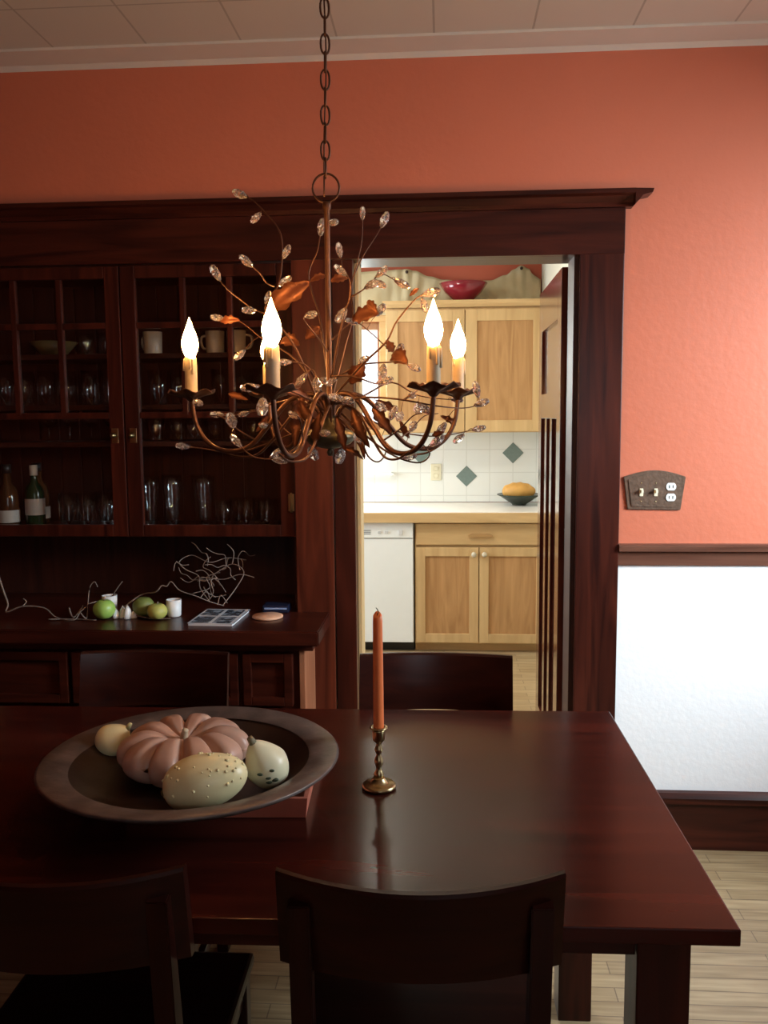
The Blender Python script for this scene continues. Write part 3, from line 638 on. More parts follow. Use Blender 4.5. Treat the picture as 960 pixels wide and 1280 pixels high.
for z in (1.236, 1.272):
    t = MB(); t.prism([(xc+.054+.0165*math.cos(a)*1.0, z+.0125*math.copysign(min(1, abs(math.sin(a))*1.25), math.sin(a))) for a in [2*PI*i/20+.01 for i in range(20)]], 'Y', YW-.0135, YW-.0105)
    o = obj('socket', t, 'white', swp)
    for dx in (-.006, .006): obj('slot', MB().box(xc+.054+dx-.0013, xc+.054+dx+.0013, YW-.0142, YW-.0133, z-.005, z+.005), 'black', o)

# ------------------------------------------------------------------ dining table
TZ = .760
rot = .014
tb = thing('dining_table', 'long dark mahogany dining table holding the bowl and candle', 'table', (-.526, 1.72, 0), rot)
L2, W2 = .955, .4825
m = MB(); m.box(-L2, L2, -W2, W2, TZ-.026, TZ, .0025)
obj('tabletop', m, 'table', tb, local=True)
m = MB(); y0, y1 = -W2+.055, W2-.055
m.box(-L2+.12, L2-.14, y0, y0+.022, .682, TZ-.0265, .002); m.box(-L2+.12, L2-.14, y1-.022, y1, .682, TZ-.0265, .002)
m.box(-L2+.07, -L2+.092, -W2+.1, W2-.1, .682, TZ-.0265, .002); m.box(L2-.092, L2-.07, -W2+.1, W2-.1, .682, TZ-.0265, .002)
obj('apron', m, 'woodX', tb, local=True)
for sx in (-1, 1):
    for sy in (-1, 1):
        cx, cy = sx*(L2-.098), sy*(W2-.088)
        obj('leg', MB().box(cx-.041, cx+.041, cy-.041, cy+.041, 0, TZ-.0265, .003), 'woodZ', tb, local=True)

# ------------------------------------------------------------------ chairs
def make_chair():
    """sitter faces +y; origin on the floor under the seat centre"""
    r = thing('dining_chair', '', 'chair')
    m = MB(); pts = []
    hw, yb = .207, -.205
    # curved back board
    t = bmesh.new(); N = 16; rows = []
    for i in range(N+1):
        u = -1+2*i/N; x = hw*u; y = yb-.050*(1-u*u); rr = []
        for (dy, z) in ((0, .715), (.006, .712), (.018, .712), (.020, .718), (.016, .864), (.010, .869), (0, .869), (-.004, .864)):
            lean = -(z-.745)*.16; z = z-(.007*(1-u*u) if z > .8 else 0)
            rr.append(t.verts.new((x, y+dy+lean, z)))
        rows.append(rr)
    for a, b in zip(rows, rows[1:]):
        for k in range(8): t.faces.new((a[k], a[(k+1) % 8], b[(k+1) % 8], b[k]))
    t.faces.new(rows[0]); t.faces.new(rows[-1]); bmesh.ops.recalc_face_normals(t, faces=t.faces)
    m._merge(t)
    for f in m.bm.faces:
        if len(f.verts) == 4: f.smooth = True
    for e in m.bm.edges:
        if len(e.link_faces) == 2 and e.calc_face_angle(0) > .5: e.smooth = False
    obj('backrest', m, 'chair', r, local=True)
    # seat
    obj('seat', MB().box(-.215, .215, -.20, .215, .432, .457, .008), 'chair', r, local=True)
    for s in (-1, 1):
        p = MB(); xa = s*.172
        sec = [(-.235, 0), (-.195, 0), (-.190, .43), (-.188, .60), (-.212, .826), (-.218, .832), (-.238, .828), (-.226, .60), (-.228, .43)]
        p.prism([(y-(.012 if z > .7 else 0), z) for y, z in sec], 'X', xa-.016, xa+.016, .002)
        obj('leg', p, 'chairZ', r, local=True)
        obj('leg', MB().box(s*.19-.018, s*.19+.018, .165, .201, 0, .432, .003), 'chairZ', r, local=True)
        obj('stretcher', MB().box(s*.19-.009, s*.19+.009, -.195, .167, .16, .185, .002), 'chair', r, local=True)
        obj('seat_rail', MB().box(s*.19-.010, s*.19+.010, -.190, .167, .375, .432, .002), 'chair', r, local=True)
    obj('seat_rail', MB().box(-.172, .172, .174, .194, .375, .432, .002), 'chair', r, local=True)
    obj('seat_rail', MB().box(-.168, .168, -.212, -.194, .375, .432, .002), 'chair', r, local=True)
    return r
ch = None
for x, y, rz, lb in ((-.043, 1.417, .036, 'dark wooden chair in the near foreground, right of the two nearest'), (-.588, 1.408, .02, 'dark wooden chair in deep shadow at lower left foreground'),
                     (-.024, 2.122, PI-.005, 'dark wooden chair on the far side, its back in front of the kitchen doorway'), (-.800, 2.122, PI+.01, 'dark wooden chair on the far side, its back in front of the sideboard')):
    ch0 = make_chair() if ch is None else copy_tree(ch)
    ch = ch or ch0
    ch0.location = (x, y, 0); ch0.rotation_euler = (0, 0, rz); tag(ch0, lb, 'chair', 'dining chairs around the table')

# ------------------------------------------------------------------ bowl with pumpkin and gourds
bx = MB(); z0, z1 = TZ+.0005, TZ+.040; cx, cy, a = -.440, 1.742, .05
t = bmesh.new()
def sq(h, z): return [t.verts.new((cx+math.cos(a)*u*h-math.sin(a)*v*h, cy+math.sin(a)*u*h+math.cos(a)*v*h, z)) for u, v in ((-1, -1), (1, -1), (1, 1), (-1, 1))]
A, B, C_, D_ = sq(.170, z0), sq(.174, z1), sq(.166, z1), sq(.160, z0+.008)
for P, Q in ((A, B), (B, C_), (C_, D_)):
    for i in range(4): t.faces.new((P[i], P[(i+1) % 4], Q[(i+1) % 4], Q[i]))
t.faces.new(A); t.faces.new(D_); bmesh.ops.recalc_face_normals(t, faces=t.faces)
bx._merge(t)
tag(obj('square_tray', bx, plain('reddish_copper_lacquer', (.72, .22, .14), .3, .1, .2, 20)), 'reddish square tray peeking out under the right side of bowl', 'tray')
bc_ = (-.493, 1.631)
BZ = TZ+.0415
bw = MB(); bw.lathe([(0, 0), (.13, 0), (.17, .006), (.210, .026), (.232, .043), (.282, .052), (.287, .056), (.282, .0595), (.231, .050), (.206, .034), (.165, .014), (.125, .0085), (0, .008)], (bc_[0], bc_[1], BZ), 72, cap=False)
bwt = thing('shallow_bowl', '', 'bowl', (bc_[0], bc_[1], BZ))
obj('body', bw, plain('aged_dark_wood_bowl', (.034, .018, .012), .4, .15, .5, 14, .4), bwt)
rm = MB(); rm.lathe([(.229, .0515), (.282, .0603), (.2878, .0565), (.282, .0612), (.232, .0525)], (bc_[0], bc_[1], BZ), 72, cap=False)
obj('rim', rm, plain('worn_grey_brown_rim', (.125, .09, .075), .36, .15, .85, 22, .6), bwt, label='worn grey-brown rim')
tag(bwt, 'large round shallow dark bowl with wide rim holding pumpkin and gourds', 'bowl')
pk = thing('pumpkin', 'pinkish deeply ribbed pumpkin in the middle of the big bowl', 'pumpkin', (-.518, 1.665, BZ+.01))
def pf(d):
    a = math.atan2(d.y, d.x); h = math.hypot(d.x, d.y)
    lob = abs(math.cos(a*5.5+.4))**.55 if False else (1-(1-abs(math.sin(a*5+.3)))**2.2)
    k = 1-.22*(1-lob)*min(1, h*1.6)
    rr = (h**.8 if h > 0 else 0)
    z = math.copysign(abs(d.z)**.9, d.z)*.052
    z *= (1-.06*math.sin(a*2+1))
    if d.z > 0: z -= .030*math.exp(-(h/.30)**2)+.018*(1-lob)*min(1, h*2.5)
    else: z += .012*math.exp(-(h/.4)**2)
    return Vector((math.cos(a)*rr*.130*k, math.sin(a)*rr*.130*k, z))
mpk = plain('dusty_pink_pumpkin', (.50, .30, .22), .4, 0, .2, 14, .15)
obj('flesh', MB().ball((-.518, 1.665, BZ+.056), 1, 1, 1, pf, 160, 48), mpk, pk)
obj('stem', MB().tube([(-.518, 1.665, BZ+.070), (-.516, 1.662, BZ+.088), (-.512, 1.660, BZ+.098)], .009, 8, .006), plain('pale_stem', (.5, .42, .28), .6), pk)
mgd = plain('pale_yellow_gourd', (.86, .78, .44), .35, 0, .1, 18, .1)
def warts(mb, c, R, rx, ry, rz, n, seed, zmin=-.2):
    rd = random.Random(seed)
    for _ in range(n):
        while True:
            d = Vector((rd.gauss(0, 1), rd.gauss(0, 1), rd.gauss(0, 1))).normalized()
            if d.z > zmin: break
        k_ = 1-.34*max(0, -d.x)**1.6 if rx > .05 else 1-.3*max(0, d.z)**1.3; p = Vector((d.x*rx, d.y*ry, d.z*rz))*k_; s = rd.uniform(.0015, .0036)
        mb.ball(Vector(c)+R @ p, s, s, s, u=8, v=6)
g1c = (-.442, 1.490, BZ+.062); R1 = Matrix.Rotation(-.24, 3, 'Y') @ Matrix.Rotation(.12, 3, 'Z')
g1 = thing('gourd', 'large pale yellow warty gourd at the front of the bowl', 'gourd', (g1c[0], g1c[1], BZ), group='gourds in the bowl')
m = MB(); m.ball(g1c, .092, .049, .050, lambda d: 1-.34*max(0, -d.x)**1.6, 48, 28, R1)
obj('flesh', m, mgd, g1)
m = MB(); warts(m, g1c, R1, .0915, .0485, .0495, 55, 4, -.3); tag(obj('warts', m, plain('gourd_warts', (.80, .72, .40), .5), g1), kind='stuff')
obj('stem', MB().tube([Vector(g1c)+R1 @ Vector((-.054, 0, 0)), Vector(g1c)+R1 @ Vector((-.066, 0, -.002))], .007, 8, .005, sub=1), plain('green_brown_stem', (.2, .18, .07), .6), g1)
g2c = (-.336, 1.578, BZ+.066); R2 = Matrix.Rotation(-.42, 3, 'Y') @ Matrix.Rotation(.3, 3, 'X')
g2 = thing('gourd', 'cream pear-shaped gourd with dark marks leaning on the right of the pumpkin', 'gourd', (g2c[0], g2c[1], BZ), group='gourds in the bowl')
m = MB(); m.ball(g2c, .043, .040, .056, lambda d: Vector((d.x*.041*(1-.42*max(0, d.z)), d.y*.040*(1-.42*max(0, d.z)), d.z*.054)), 40, 26, R2); obj('flesh', m, plain('cream_gourd', (.78, .74, .50), .35, 0, .1, 18, .1), g2)
m = MB()
for dx, dz, s in ((.30, -.35, .006), (.10, -.12, .0045), (.02, -.3, .005), (-.12, .12, .004), (.42, .05, .004)):
    d = Vector((dx, -.9, dz)).normalized(); m.ball(Vector(g2c)+R2 @ Vector((d.x*.039, d.y*.039, d.z*.052)), s*1.4, s*.6, s*.7, u=10, v=8)
obj('dark_mark', m, plain('dark_green_mark', (.05, .07, .035), .5), g2)
obj('stem', MB().tube([Vector(g2c)+R2 @ Vector((0, 0, .050)), Vector(g2c)+R2 @ Vector((0, 0, .064))], .008, 8, .006, sub=1), plain('brown_stem', (.2, .17, .10), .6), g2)
g3c = (-.684, 1.712, BZ+.054); R3 = Matrix.Rotation(.95, 3, 'Y')
g3 = thing('gourd', 'small pale yellow gourd with a short neck at the left of the bowl', 'gourd', (g3c[0], g3c[1], BZ), group='gourds in the bowl')
m = MB(); m.ball(g3c, 1, 1, 1, lambda d: Vector((d.x*.034*(1-.40*max(0, d.z)**1.3), d.y*.034*(1-.40*max(0, d.z)**1.3), d.z*(.044 if d.z > 0 else .034))), 32, 22, R3); obj('flesh', m, mgd, g3)
obj('stem', MB().tube([Vector(g3c)+R3 @ Vector((0, 0, .040)), Vector(g3c)+R3 @ Vector((-.006, 0, .054))], .006, 8, .004, sub=1), plain('pale_green_stem', (.45, .42, .2), .6), g3)
m = MB(); warts(m, g3c, R3, .032, .032, .033, 14, 9, -1); tag(obj('warts', m, mgd, g3), kind='stuff')

# ------------------------------------------------------------------ candlestick and candle
cs = (-.133, 1.722, TZ+.0005)
p = [(0, 0), (.030, 0), (.0345, .002), (.035, .006), (.031, .010), (.022, .0105), (.019, .012), (.016, .016), (.0125, .020), (.010, .026), (.0105, .031), (.0065, .037), (.0055, .043), (.008, .050), (.0095, .056), (.0085, .062), (.005, .069), (.0055, .074), (.0085, .079), (.0085, .083), (.006, .089), (.0055, .094), (.010, .099), (.0125, .102), (.0125, .120), (.0135, .124), (.0185, .126), (.0185, .1285), (.0120, .1285), (.0112, .125), (.0112, .106), (0, .106)]
st_ = thing('candlestick', 'turned brass candlestick in the middle of the dining table', 'candlestick', cs)
obj('base', MB().lathe(p[:10]+[(0, .0105)], cs, 40, cap=False), 'brass', st_)
obj('stem', MB().lathe([(0, .010)]+p[9:26]+[(0, .094)], cs, 28, cap=False), 'brass', st_)
obj('cup', MB().lathe([(0, .094)]+p[25:], cs, 28, cap=False), 'brass', st_)
cd = thing('taper_candle', 'unlit orange taper candle standing in the brass candlestick', 'candle', (cs[0], cs[1], cs[2]+.106))
cz = cs[2]+.1065
obj('wax', MB().lathe([(0, 0), (.0108, 0), (.0108, .03), (.0104, .12), (.0096, .24), (.0088, .252), (.006, .256), (0, .254)], (cs[0], cs[1], cz), 24, lambda r, z, a: (r*(1+.02*math.sin(a*3+z*60)), z+(.004*math.sin(a) if z > .25 else 0)), cap=False), 'orange', cd)
obj('wick', MB().tube([(cs[0], cs[1], cz+.252), (cs[0]+.001, cs[1], cz+.262), (cs[0]-.003, cs[1], cz+.268)], .0010, 6), 'black', cd)

# ------------------------------------------------------------------ chandelier
CX, CY = -.2265, 1.75
cl = thing('chandelier', 'bronze five-candle chandelier with leaves and crystals hanging over the table', 'chandelier', (CX, CY, 1.45))
obj('column', MB().lathe([(0, .475), (.0075, .475), (.0085, .470), (.0085, .462), (.0055, .458), (.0055, .10), (.009, .095), (.009, .03), (0, .03)], (CX, CY, 1.455), 14, cap=False), 'iron', cl)
obj('hub', MB().lathe([(0, -.028), (.005, -.027), (.007, -.020), (.004, -.014), (.018, -.012), (.040, -.004), (.052, .008), (.050, .018), (.030, .028), (.016, .036), (.018, .046), (.012, .052), (0, .054)], (CX, CY, 1.465), 28, cap=False), 'gold', cl)
obj('ring', MB().tube([(CX-.001+.026*math.cos(a), CY, 1.955+.027*math.sin(a)) for a in [2*PI*i/24 for i in range(24)]], .0022, 8, closed=True, sub=1), 'iron', cl)
m = MB(); z = 1.978; k = 0
while z < 2.68:
    hh, ww = .0185, .0085; lk = []
    ang = 0.35 if k % 2 else PI/2-.1+.3
    for i in range(20):
        a_ = 2*PI*i/20; u = math.cos(a_)*ww; v = math.copysign(abs(math.sin(a_))**.8, math.sin(a_))*hh
        lk.append((CX+.0015*math.sin(z*9)+u*math.cos(ang), CY+u*math.sin(ang), z+.0145+v))
    m.tube(lk, .0021, 7, closed=True, sub=1); z += .0325; k += 1
m.tube([(CX-.005, CY+.003, 1.94), (CX-.003, CY, 2.05), (CX+.003, CY, 2.2), (CX-.002, CY+.003, 2.4), (CX, CY, 2.69)], .0016, 6)
obj('chain', m, 'iron', cl)
obj('canopy', MB().lathe([(0, 0), (.062, 0), (.060, -.010), (.035, -.028), (.012, -.034), (0, -.036)], (CX, CY, 2.6995), 28, cap=False), 'iron', cl)
def leaf_mb(p0, p1, wd, curl=.25, seed=0):
    p0, p1 = Vector(p0), Vector(p1); d = p1-p0; Ln = d.length; d.normalize()
    rd = random.Random(seed); n = d.cross(Vector((rd.uniform(-.4, .4), -1, rd.uniform(-.2, .5)))).normalized(); up = n.cross(d)
    t = bmesh.new(); N = 12; rows = []
    for i in range(N+1):
        u = i/N; w_ = wd*(math.sin(PI*min(1, u*1.02))**.8+.03)*(1+.22*math.sin(u*PI*7)); c_ = p0+d*(Ln*u)+up*(curl*Ln*math.sin(PI*u)*.5)
        rows.append([t.verts.new(c_-n*w_+up*w_*.35), t.verts.new(c_), t.verts.new(c_+n*w_+up*w_*.35)])
    for a_, b2 in zip(rows, rows[1:]):
        for k in range(2): t.faces.new((a_[k], a_[k+1], b2[k+1], b2[k]))
    r = bmesh.ops.solidify(t, geom=list(t.faces), thickness=.0012)
    mb = MB(); mb._merge(t, True); return mb
ARMS = [(176, 1.563), (-102, 1.560), (-43, 1.564), (26, 1.563), (126, 1.563)]
for ai, (deg, pz) in enumerate(ARMS):
    a_ = math.radians(deg); ca, sa = math.cos(a_), math.sin(a_)
    def at(r, z, o=0.0): return (CX+ca*r-sa*o, CY+sa*r+ca*o, z)
    arm = MB()
    arm.tube([at(.006, 1.50), at(.012, 1.545), at(.045, 1.560), at(.085, 1.545), at(.125, 1.500), at(.165, 1.458), at(.210, 1.447), at(.250, 1.462), at(.276, 1.500), at(.285, pz-.012)], .0054, 8, .0046, sub=5)
    arm.tube([at(.006, 1.49, .004), at(.030, 1.535, .012), at(.070, 1.520, .016), at(.110, 1.475, .012), at(.150, 1.440, .006), at(.200, 1.437, -.008), at(.235, 1.452, -.012)], .0034, 6, .002, sub=5)
    arm.tube([at(.150, 1.468), at(.185, 1.490, .012), at(.215, 1.515, .018), at(.245, 1.520, .012)], .0018, 6, .001, sub=4)
    A_ = obj('arm', arm, 'iron', cl)
    cx_, cy_, _ = at(.285, 0)
    bb = MB(); bb.lathe([(0, -.016), (.006, -.015), (.012, -.008), (.028, -.002), (.044, .005), (.0445, .0065), (.026, .001), (.012, -.003), (0, -.004)], (cx_, cy_, pz), 40, lambda r, z, q: (r*(1+.16*abs(math.sin(q*3.5+ai))**.7*(r/.04)-.08*(r/.04)), z+.0035*math.sin(q*7)*(r/.04)**2), cap=False)
    obj('bobeche', bb, 'iron', A_)
    sl = MB(); sl.lathe([(0, 0), (.0118, 0), (.0125, .004), (.0122, .050), (.0118, .072), (.0095, .075), (0, .075)], (cx_, cy_, pz-.002), 20, lambda r, z, q: (r*(1+.05*math.sin(q*3+ai)*(z/.09)), z+(.003*math.sin(q*2+ai) if z > .07 else 0)), cap=False)
    rd = random.Random(ai)
    for _ in range(4):
        q = rd.uniform(0, 2*PI); l_ = rd.uniform(.012, .035); r_ = .0128
        sl.tube([(cx_+r_*math.cos(q)*.9, cy_+r_*math.sin(q)*.9, pz+.070), (cx_+r_*math.cos(q), cy_+r_*math.sin(q), pz+.064), (cx_+r_*1.05*math.cos(q), cy_+r_*1.05*math.sin(q), pz+.068-l_)], .0022, 6, .0028, sub=3)
    obj('candle_sleeve', sl, 'wax', A_)
    bl = MB(); hgt = 1.0
    bl.lathe([(0, .071), (.0085, .072), (.0105, .078), (.0150, .088), (.0166, .099), (.0153, .110), (.0115, .122), (.0070, .133), (.0035, .143), (.0010, .151), (0, .153)], (cx_, cy_, pz), 22, cap=False)
    obj('bulb', bl, 'bulb', A_)
VIN = [[(-0.24, 1.75, 1.517), (-0.284, 1.72, 1.641), (-0.321, 1.7, 1.697), (-0.34, 1.69, 1.722), (-0.315, 1.69, 1.762), (-0.306, 1.69, 1.803), (-0.305, 1.69, 1.847), (-0.314, 1.69, 1.873), (-0.337, 1.7, 1.9), (-0.361, 1.7, 1.924), (-0.383, 1.71, 1.936)],
[(-0.341, 1.69, 1.712), (-0.364, 1.69, 1.721), (-0.386, 1.68, 1.738), (-0.407, 1.67, 1.756), (-0.425, 1.67, 1.776)],
[(-0.321, 1.69, 1.762), (-0.334, 1.68, 1.767), (-0.344, 1.67, 1.783), (-0.361, 1.66, 1.799)],
[(-0.232, 1.77, 1.596), (-0.25, 1.8, 1.71), (-0.267, 1.81, 1.767), (-0.273, 1.81, 1.807), (-0.254, 1.8, 1.844), (-0.246, 1.79, 1.873), (-0.243, 1.79, 1.887)],
[(-0.224, 1.75, 1.58), (-0.194, 1.71, 1.699), (-0.18, 1.7, 1.736), (-0.177, 1.69, 1.771), (-0.191, 1.69, 1.794)],
[(-0.223, 1.75, 1.548), (-0.199, 1.8, 1.661), (-0.186, 1.83, 1.72), (-0.191, 1.85, 1.779), (-0.179, 1.85, 1.827), (-0.168, 1.85, 1.875), (-0.166, 1.85, 1.923)],
[(-0.186, 1.85, 1.803), (-0.165, 1.86, 1.848), (-0.14, 1.87, 1.887), (-0.123, 1.87, 1.915)],
[(-0.223, 1.75, 1.548), (-0.16, 1.7, 1.61), (-0.108, 1.66, 1.652), (-0.09, 1.65, 1.684), (-0.071, 1.64, 1.707), (-0.048, 1.63, 1.729), (-0.029, 1.63, 1.735)],
[(-0.226, 1.75, 1.58), (-0.181, 1.75, 1.61), (-0.151, 1.73, 1.617), (-0.109, 1.71, 1.618), (-0.084, 1.7, 1.619), (-0.059, 1.69, 1.607)],
[(-0.228, 1.75, 1.658), (-0.182, 1.77, 1.701), (-0.148, 1.78, 1.683), (-0.117, 1.79, 1.655), (-0.089, 1.8, 1.633)],
[(-0.233, 1.75, 1.54), (-0.302, 1.81, 1.631), (-0.38, 1.87, 1.678), (-0.435, 1.89, 1.719), (-0.483, 1.9, 1.727)],
[(-0.24, 1.75, 1.529), (-0.25, 1.65, 1.547), (-0.285, 1.61, 1.564), (-0.327, 1.6, 1.57), (-0.351, 1.59, 1.57)],
[(-0.214, 1.75, 1.54), (-0.156, 1.65, 1.55), (-0.086, 1.6, 1.546), (-0.014, 1.6, 1.533), (0.037, 1.65, 1.529), (0.067, 1.67, 1.536)],
[(-0.206, 1.75, 1.524), (-0.129, 1.67, 1.463), (-0.081, 1.63, 1.437), (-0.044, 1.62, 1.43), (-0.026, 1.61, 1.445), (-0.039, 1.6, 1.465)],
[(-0.214, 1.75, 1.516), (-0.165, 1.7, 1.478), (-0.146, 1.69, 1.439), (-0.126, 1.69, 1.428), (-0.112, 1.69, 1.445), (-0.115, 1.69, 1.47), (-0.13, 1.69, 1.478)],
[(-0.238, 1.75, 1.509), (-0.286, 1.69, 1.455), (-0.321, 1.67, 1.437), (-0.358, 1.66, 1.439), (-0.378, 1.65, 1.454), (-0.392, 1.65, 1.47)],
[(-0.241, 1.75, 1.517), (-0.302, 1.85, 1.551), (-0.368, 1.88, 1.543), (-0.434, 1.9, 1.523), (-0.495, 1.91, 1.519)],
[(-0.081, 1.8, 1.548), (-0.041, 1.85, 1.578)],
[(-0.214, 1.75, 1.548), (-0.172, 1.85, 1.516), (-0.094, 1.9, 1.481), (-0.009, 1.93, 1.471), (0.072, 1.91, 1.487)],
[(-0.247, 1.75, 1.501), (-0.326, 1.83, 1.476), (-0.438, 1.87, 1.441), (-0.525, 1.87, 1.45), (-0.554, 1.85, 1.455)],
[(-0.208, 1.75, 1.529), (-0.157, 1.83, 1.562), (-0.108, 1.85, 1.585), (-0.059, 1.87, 1.56), (-0.017, 1.89, 1.552), (0.029, 1.89, 1.548)],
[(-0.228, 1.75, 1.642), (-0.237, 1.7, 1.661), (-0.262, 1.67, 1.696), (-0.252, 1.65, 1.701)],
[(-0.226, 1.75, 1.595), (-0.176, 1.7, 1.592), (-0.128, 1.67, 1.576), (-0.113, 1.67, 1.581)],
[(-0.179, 1.7, 1.74), (-0.158, 1.69, 1.749), (-0.137, 1.68, 1.762), (-0.116, 1.68, 1.78), (-0.082, 1.68, 1.761)],
[(-0.239, 1.75, 1.548), (-0.246, 1.67, 1.592), (-0.261, 1.65, 1.613), (-0.29, 1.63, 1.617)],
[(-0.239, 1.75, 1.548), (-0.234, 1.65, 1.579), (-0.246, 1.65, 1.603), (-0.264, 1.65, 1.587)]]
for i, v in enumerate(VIN):
    n_ = len(v); obj('twig', MB().tube(v, .0024 if v[0][2] < 1.6 else .0016, 6, .0009, sub=4), 'iron', cl)
CR = [(-0.387, 1.71, 1.938), (-0.355, 1.7, 1.892), (-0.243, 1.79, 1.889), (-0.215, 1.75, 1.89), (-0.297, 1.69, 1.825), (-0.367, 1.66, 1.804), (-0.428, 1.67, 1.785), (-0.301, 1.69, 1.771), (-0.334, 1.69, 1.74), (-0.368, 1.68, 1.717), (-0.486, 1.9, 1.729), (-0.247, 1.65, 1.703), (-0.194, 1.69, 1.789), (-0.196, 1.69, 1.826), (-0.166, 1.85, 1.928), (-0.123, 1.87, 1.918), (-0.116, 1.68, 1.783), (-0.136, 1.68, 1.76), (-0.12, 1.69, 1.763), (-0.079, 1.68, 1.762), (-0.024, 1.63, 1.737), (-0.036, 1.63, 1.716), (-0.148, 1.8, 1.726), (-0.196, 1.71, 1.709), (-0.128, 1.8, 1.727), (-0.057, 1.69, 1.607), (-0.118, 1.71, 1.6), (-0.111, 1.67, 1.581), (-0.066, 1.85, 1.558), (-0.053, 1.85, 1.532), (-0.098, 1.7, 1.52), (-0.088, 1.77, 1.515), (0.027, 1.89, 1.548), (0.061, 1.67, 1.563), (0.07, 1.67, 1.538), (0.074, 1.91, 1.487), (-0.004, 1.65, 1.492), (0.033, 1.93, 1.466), (-0.013, 1.6, 1.47), (-0.065, 1.85, 1.493), (-0.036, 1.6, 1.529), (-0.118, 1.65, 1.533), (-0.241, 1.77, 1.587), (-0.219, 1.72, 1.583), (-0.231, 1.69, 1.484), (-0.164, 1.7, 1.473), (-0.207, 1.75, 1.437), (-0.065, 1.63, 1.44), (-0.432, 1.87, 1.648), (-0.293, 1.63, 1.616), (-0.266, 1.65, 1.585), (-0.237, 1.65, 1.576), (-0.35, 1.59, 1.569), (-0.495, 1.91, 1.522), (-0.406, 1.67, 1.509), (-0.434, 1.9, 1.523), (-0.333, 1.61, 1.535), (-0.351, 1.7, 1.499), (-0.556, 1.85, 1.455), (-0.281, 1.65, 1.518), (-0.321, 1.67, 1.446), (-0.314, 1.67, 1.433), (-0.259, 1.73, 1.444), (-0.393, 1.65, 1.47), (-0.485, 1.72, 1.545), (-0.159, 1.77, 1.627), (-0.088, 1.79, 1.648), (-0.182, 1.77, 1.702), (-0.204, 1.67, 1.551), (-0.181, 1.67, 1.546)]
samp = []
for v in VIN: samp += spline([Vector(p) for p in v], 6)
for deg, pz in ARMS:
    for r_, z_ in ((.05, 1.56), (.085, 1.545), (.125, 1.5), (.165, 1.458), (.21, 1.447), (.25, 1.462), (.276, 1.5)):
        samp.append(Vector((CX+math.cos(math.radians(deg))*r_, CY+math.sin(math.radians(deg))*r_, z_)))
    samp.append(Vector((CX+math.cos(math.radians(deg))*.30, CY+math.sin(math.radians(deg))*.30, pz)))
protoC = {}
for i, c in enumerate(CR):
    c = Vector(c); s_ = min(samp, key=lambda q: (q-c).length if (q-c).length > .016 else .03+(q-c).length)
    d = (c-s_); d = d.normalized() if d.length > 1e-4 else Vector((0, 0, 1))
    base = c-d*.010
    if (base-s_).length > .002: obj('wire', MB().tube([s_, (s_+base)/2+Vector((0, 0, .004)), base, c], .0008, 5, .0006, sub=3), 'iron', cl)
    if not protoC:
        mb = MB(); t = bmesh.new(); rings = []
        prof = [(.0, -.0105), (.0035, -.0085), (.0070, -.0015), (.0072, .003), (.0045, .0095), (.0, .0115)]
        for k, (r, z) in enumerate(prof):
            rings.append([t.verts.new((r*math.cos(2*PI*(q+.5*(k % 2))/7), .7*r*math.sin(2*PI*(q+.5*(k % 2))/7), z)) for q in range(7)])
        for a_, b2 in zip(rings, rings[1:]):
            for q in range(7): t.faces.new((a_[q], a_[(q+1) % 7], b2[(q+1) % 7], b2[q]))
        bmesh.ops.remove_doubles(t, verts=t.verts, dist=1e-6); bmesh.ops.recalc_face_normals(t, faces=t.faces); mb._merge(t)
        o = obj('crystal', mb, 'crystal', cl, local=True); protoC['o'] = o
    else:
        o = protoC['o'].copy(); COL.objects.link(o); o.parent = cl
    o.location = c-wpos(cl); q = d.to_track_quat('Z', 'Y'); o.rotation_euler = q.to_euler()
    s2 = random.Random(i).uniform(1.25, 1.7); o.scale = (s2, s2, s2)
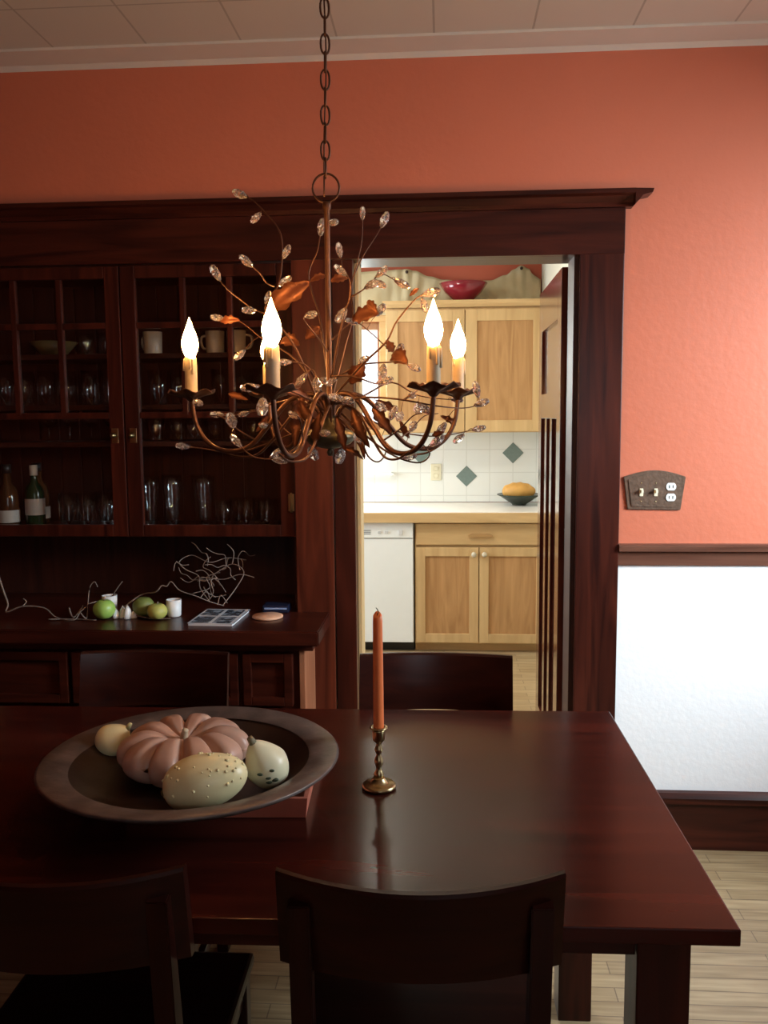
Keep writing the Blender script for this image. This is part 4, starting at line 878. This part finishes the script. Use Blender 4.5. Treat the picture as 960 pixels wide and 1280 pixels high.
LV = [(-0.342, 1.69, 1.707, -0.255, 1.71, 1.773, 1.3), (-0.264, 1.77, 1.782, -0.23, 1.78, 1.793, 0.8), (-0.229, 1.8, 1.785, -0.193, 1.81, 1.793, 0.9), (-0.435, 1.89, 1.722, -0.481, 1.9, 1.721, 0.7), (-0.279, 1.79, 1.67, -0.25, 1.8, 1.697, 1), (-0.294, 1.81, 1.66, -0.339, 1.85, 1.675, 1), (-0.18, 1.75, 1.703, -0.125, 1.73, 1.713, 1.1), (-0.145, 1.71, 1.736, -0.126, 1.7, 1.709, 1), (-0.114, 1.75, 1.664, -0.1, 1.77, 1.642, 1), (-0.099, 1.75, 1.64, -0.069, 1.72, 1.615, 1.2), (-0.155, 1.73, 1.617, -0.183, 1.73, 1.578, 1.2), (-0.27, 1.7, 1.56, -0.282, 1.65, 1.457, 1.3), (-0.257, 1.67, 1.555, -0.307, 1.61, 1.561, 1), (-0.27, 1.65, 1.547, -0.233, 1.65, 1.479, 1), (-0.174, 1.67, 1.531, -0.139, 1.65, 1.456, 1.2), (-0.134, 1.65, 1.531, -0.096, 1.63, 1.479, 1.2), (-0.168, 1.77, 1.516, -0.156, 1.73, 1.43, 1), (-0.142, 1.85, 1.549, -0.094, 1.89, 1.515, 1), (-0.092, 1.85, 1.507, -0.073, 1.87, 1.468, 0.8), (-0.008, 1.87, 1.515, 0.026, 1.89, 1.494, 0.8), (-0.022, 1.6, 1.479, 0.001, 1.59, 1.486, 0.8), (-0.413, 1.85, 1.552, -0.46, 1.87, 1.566, 0.8), (-0.355, 1.77, 1.518, -0.376, 1.75, 1.486, 0.8), (-0.195, 1.71, 1.454, -0.154, 1.69, 1.432, 0.7), (-0.063, 1.65, 1.734, -0.045, 1.65, 1.748, 0.7), (-0.229, 1.63, 1.524, -0.241, 1.65, 1.457, 1), (-0.202, 1.65, 1.516, -0.185, 1.65, 1.449, 1)]
for i, l in enumerate(LV):
    ln = (Vector(l[3:6])-Vector(l[:3])).length
    obj('leaf', leaf_mb(l[:3], l[3:6], min(.015 if l[2] > 1.6 else .009, ln*.27)*l[6], .25, i), 'leaf', cl)
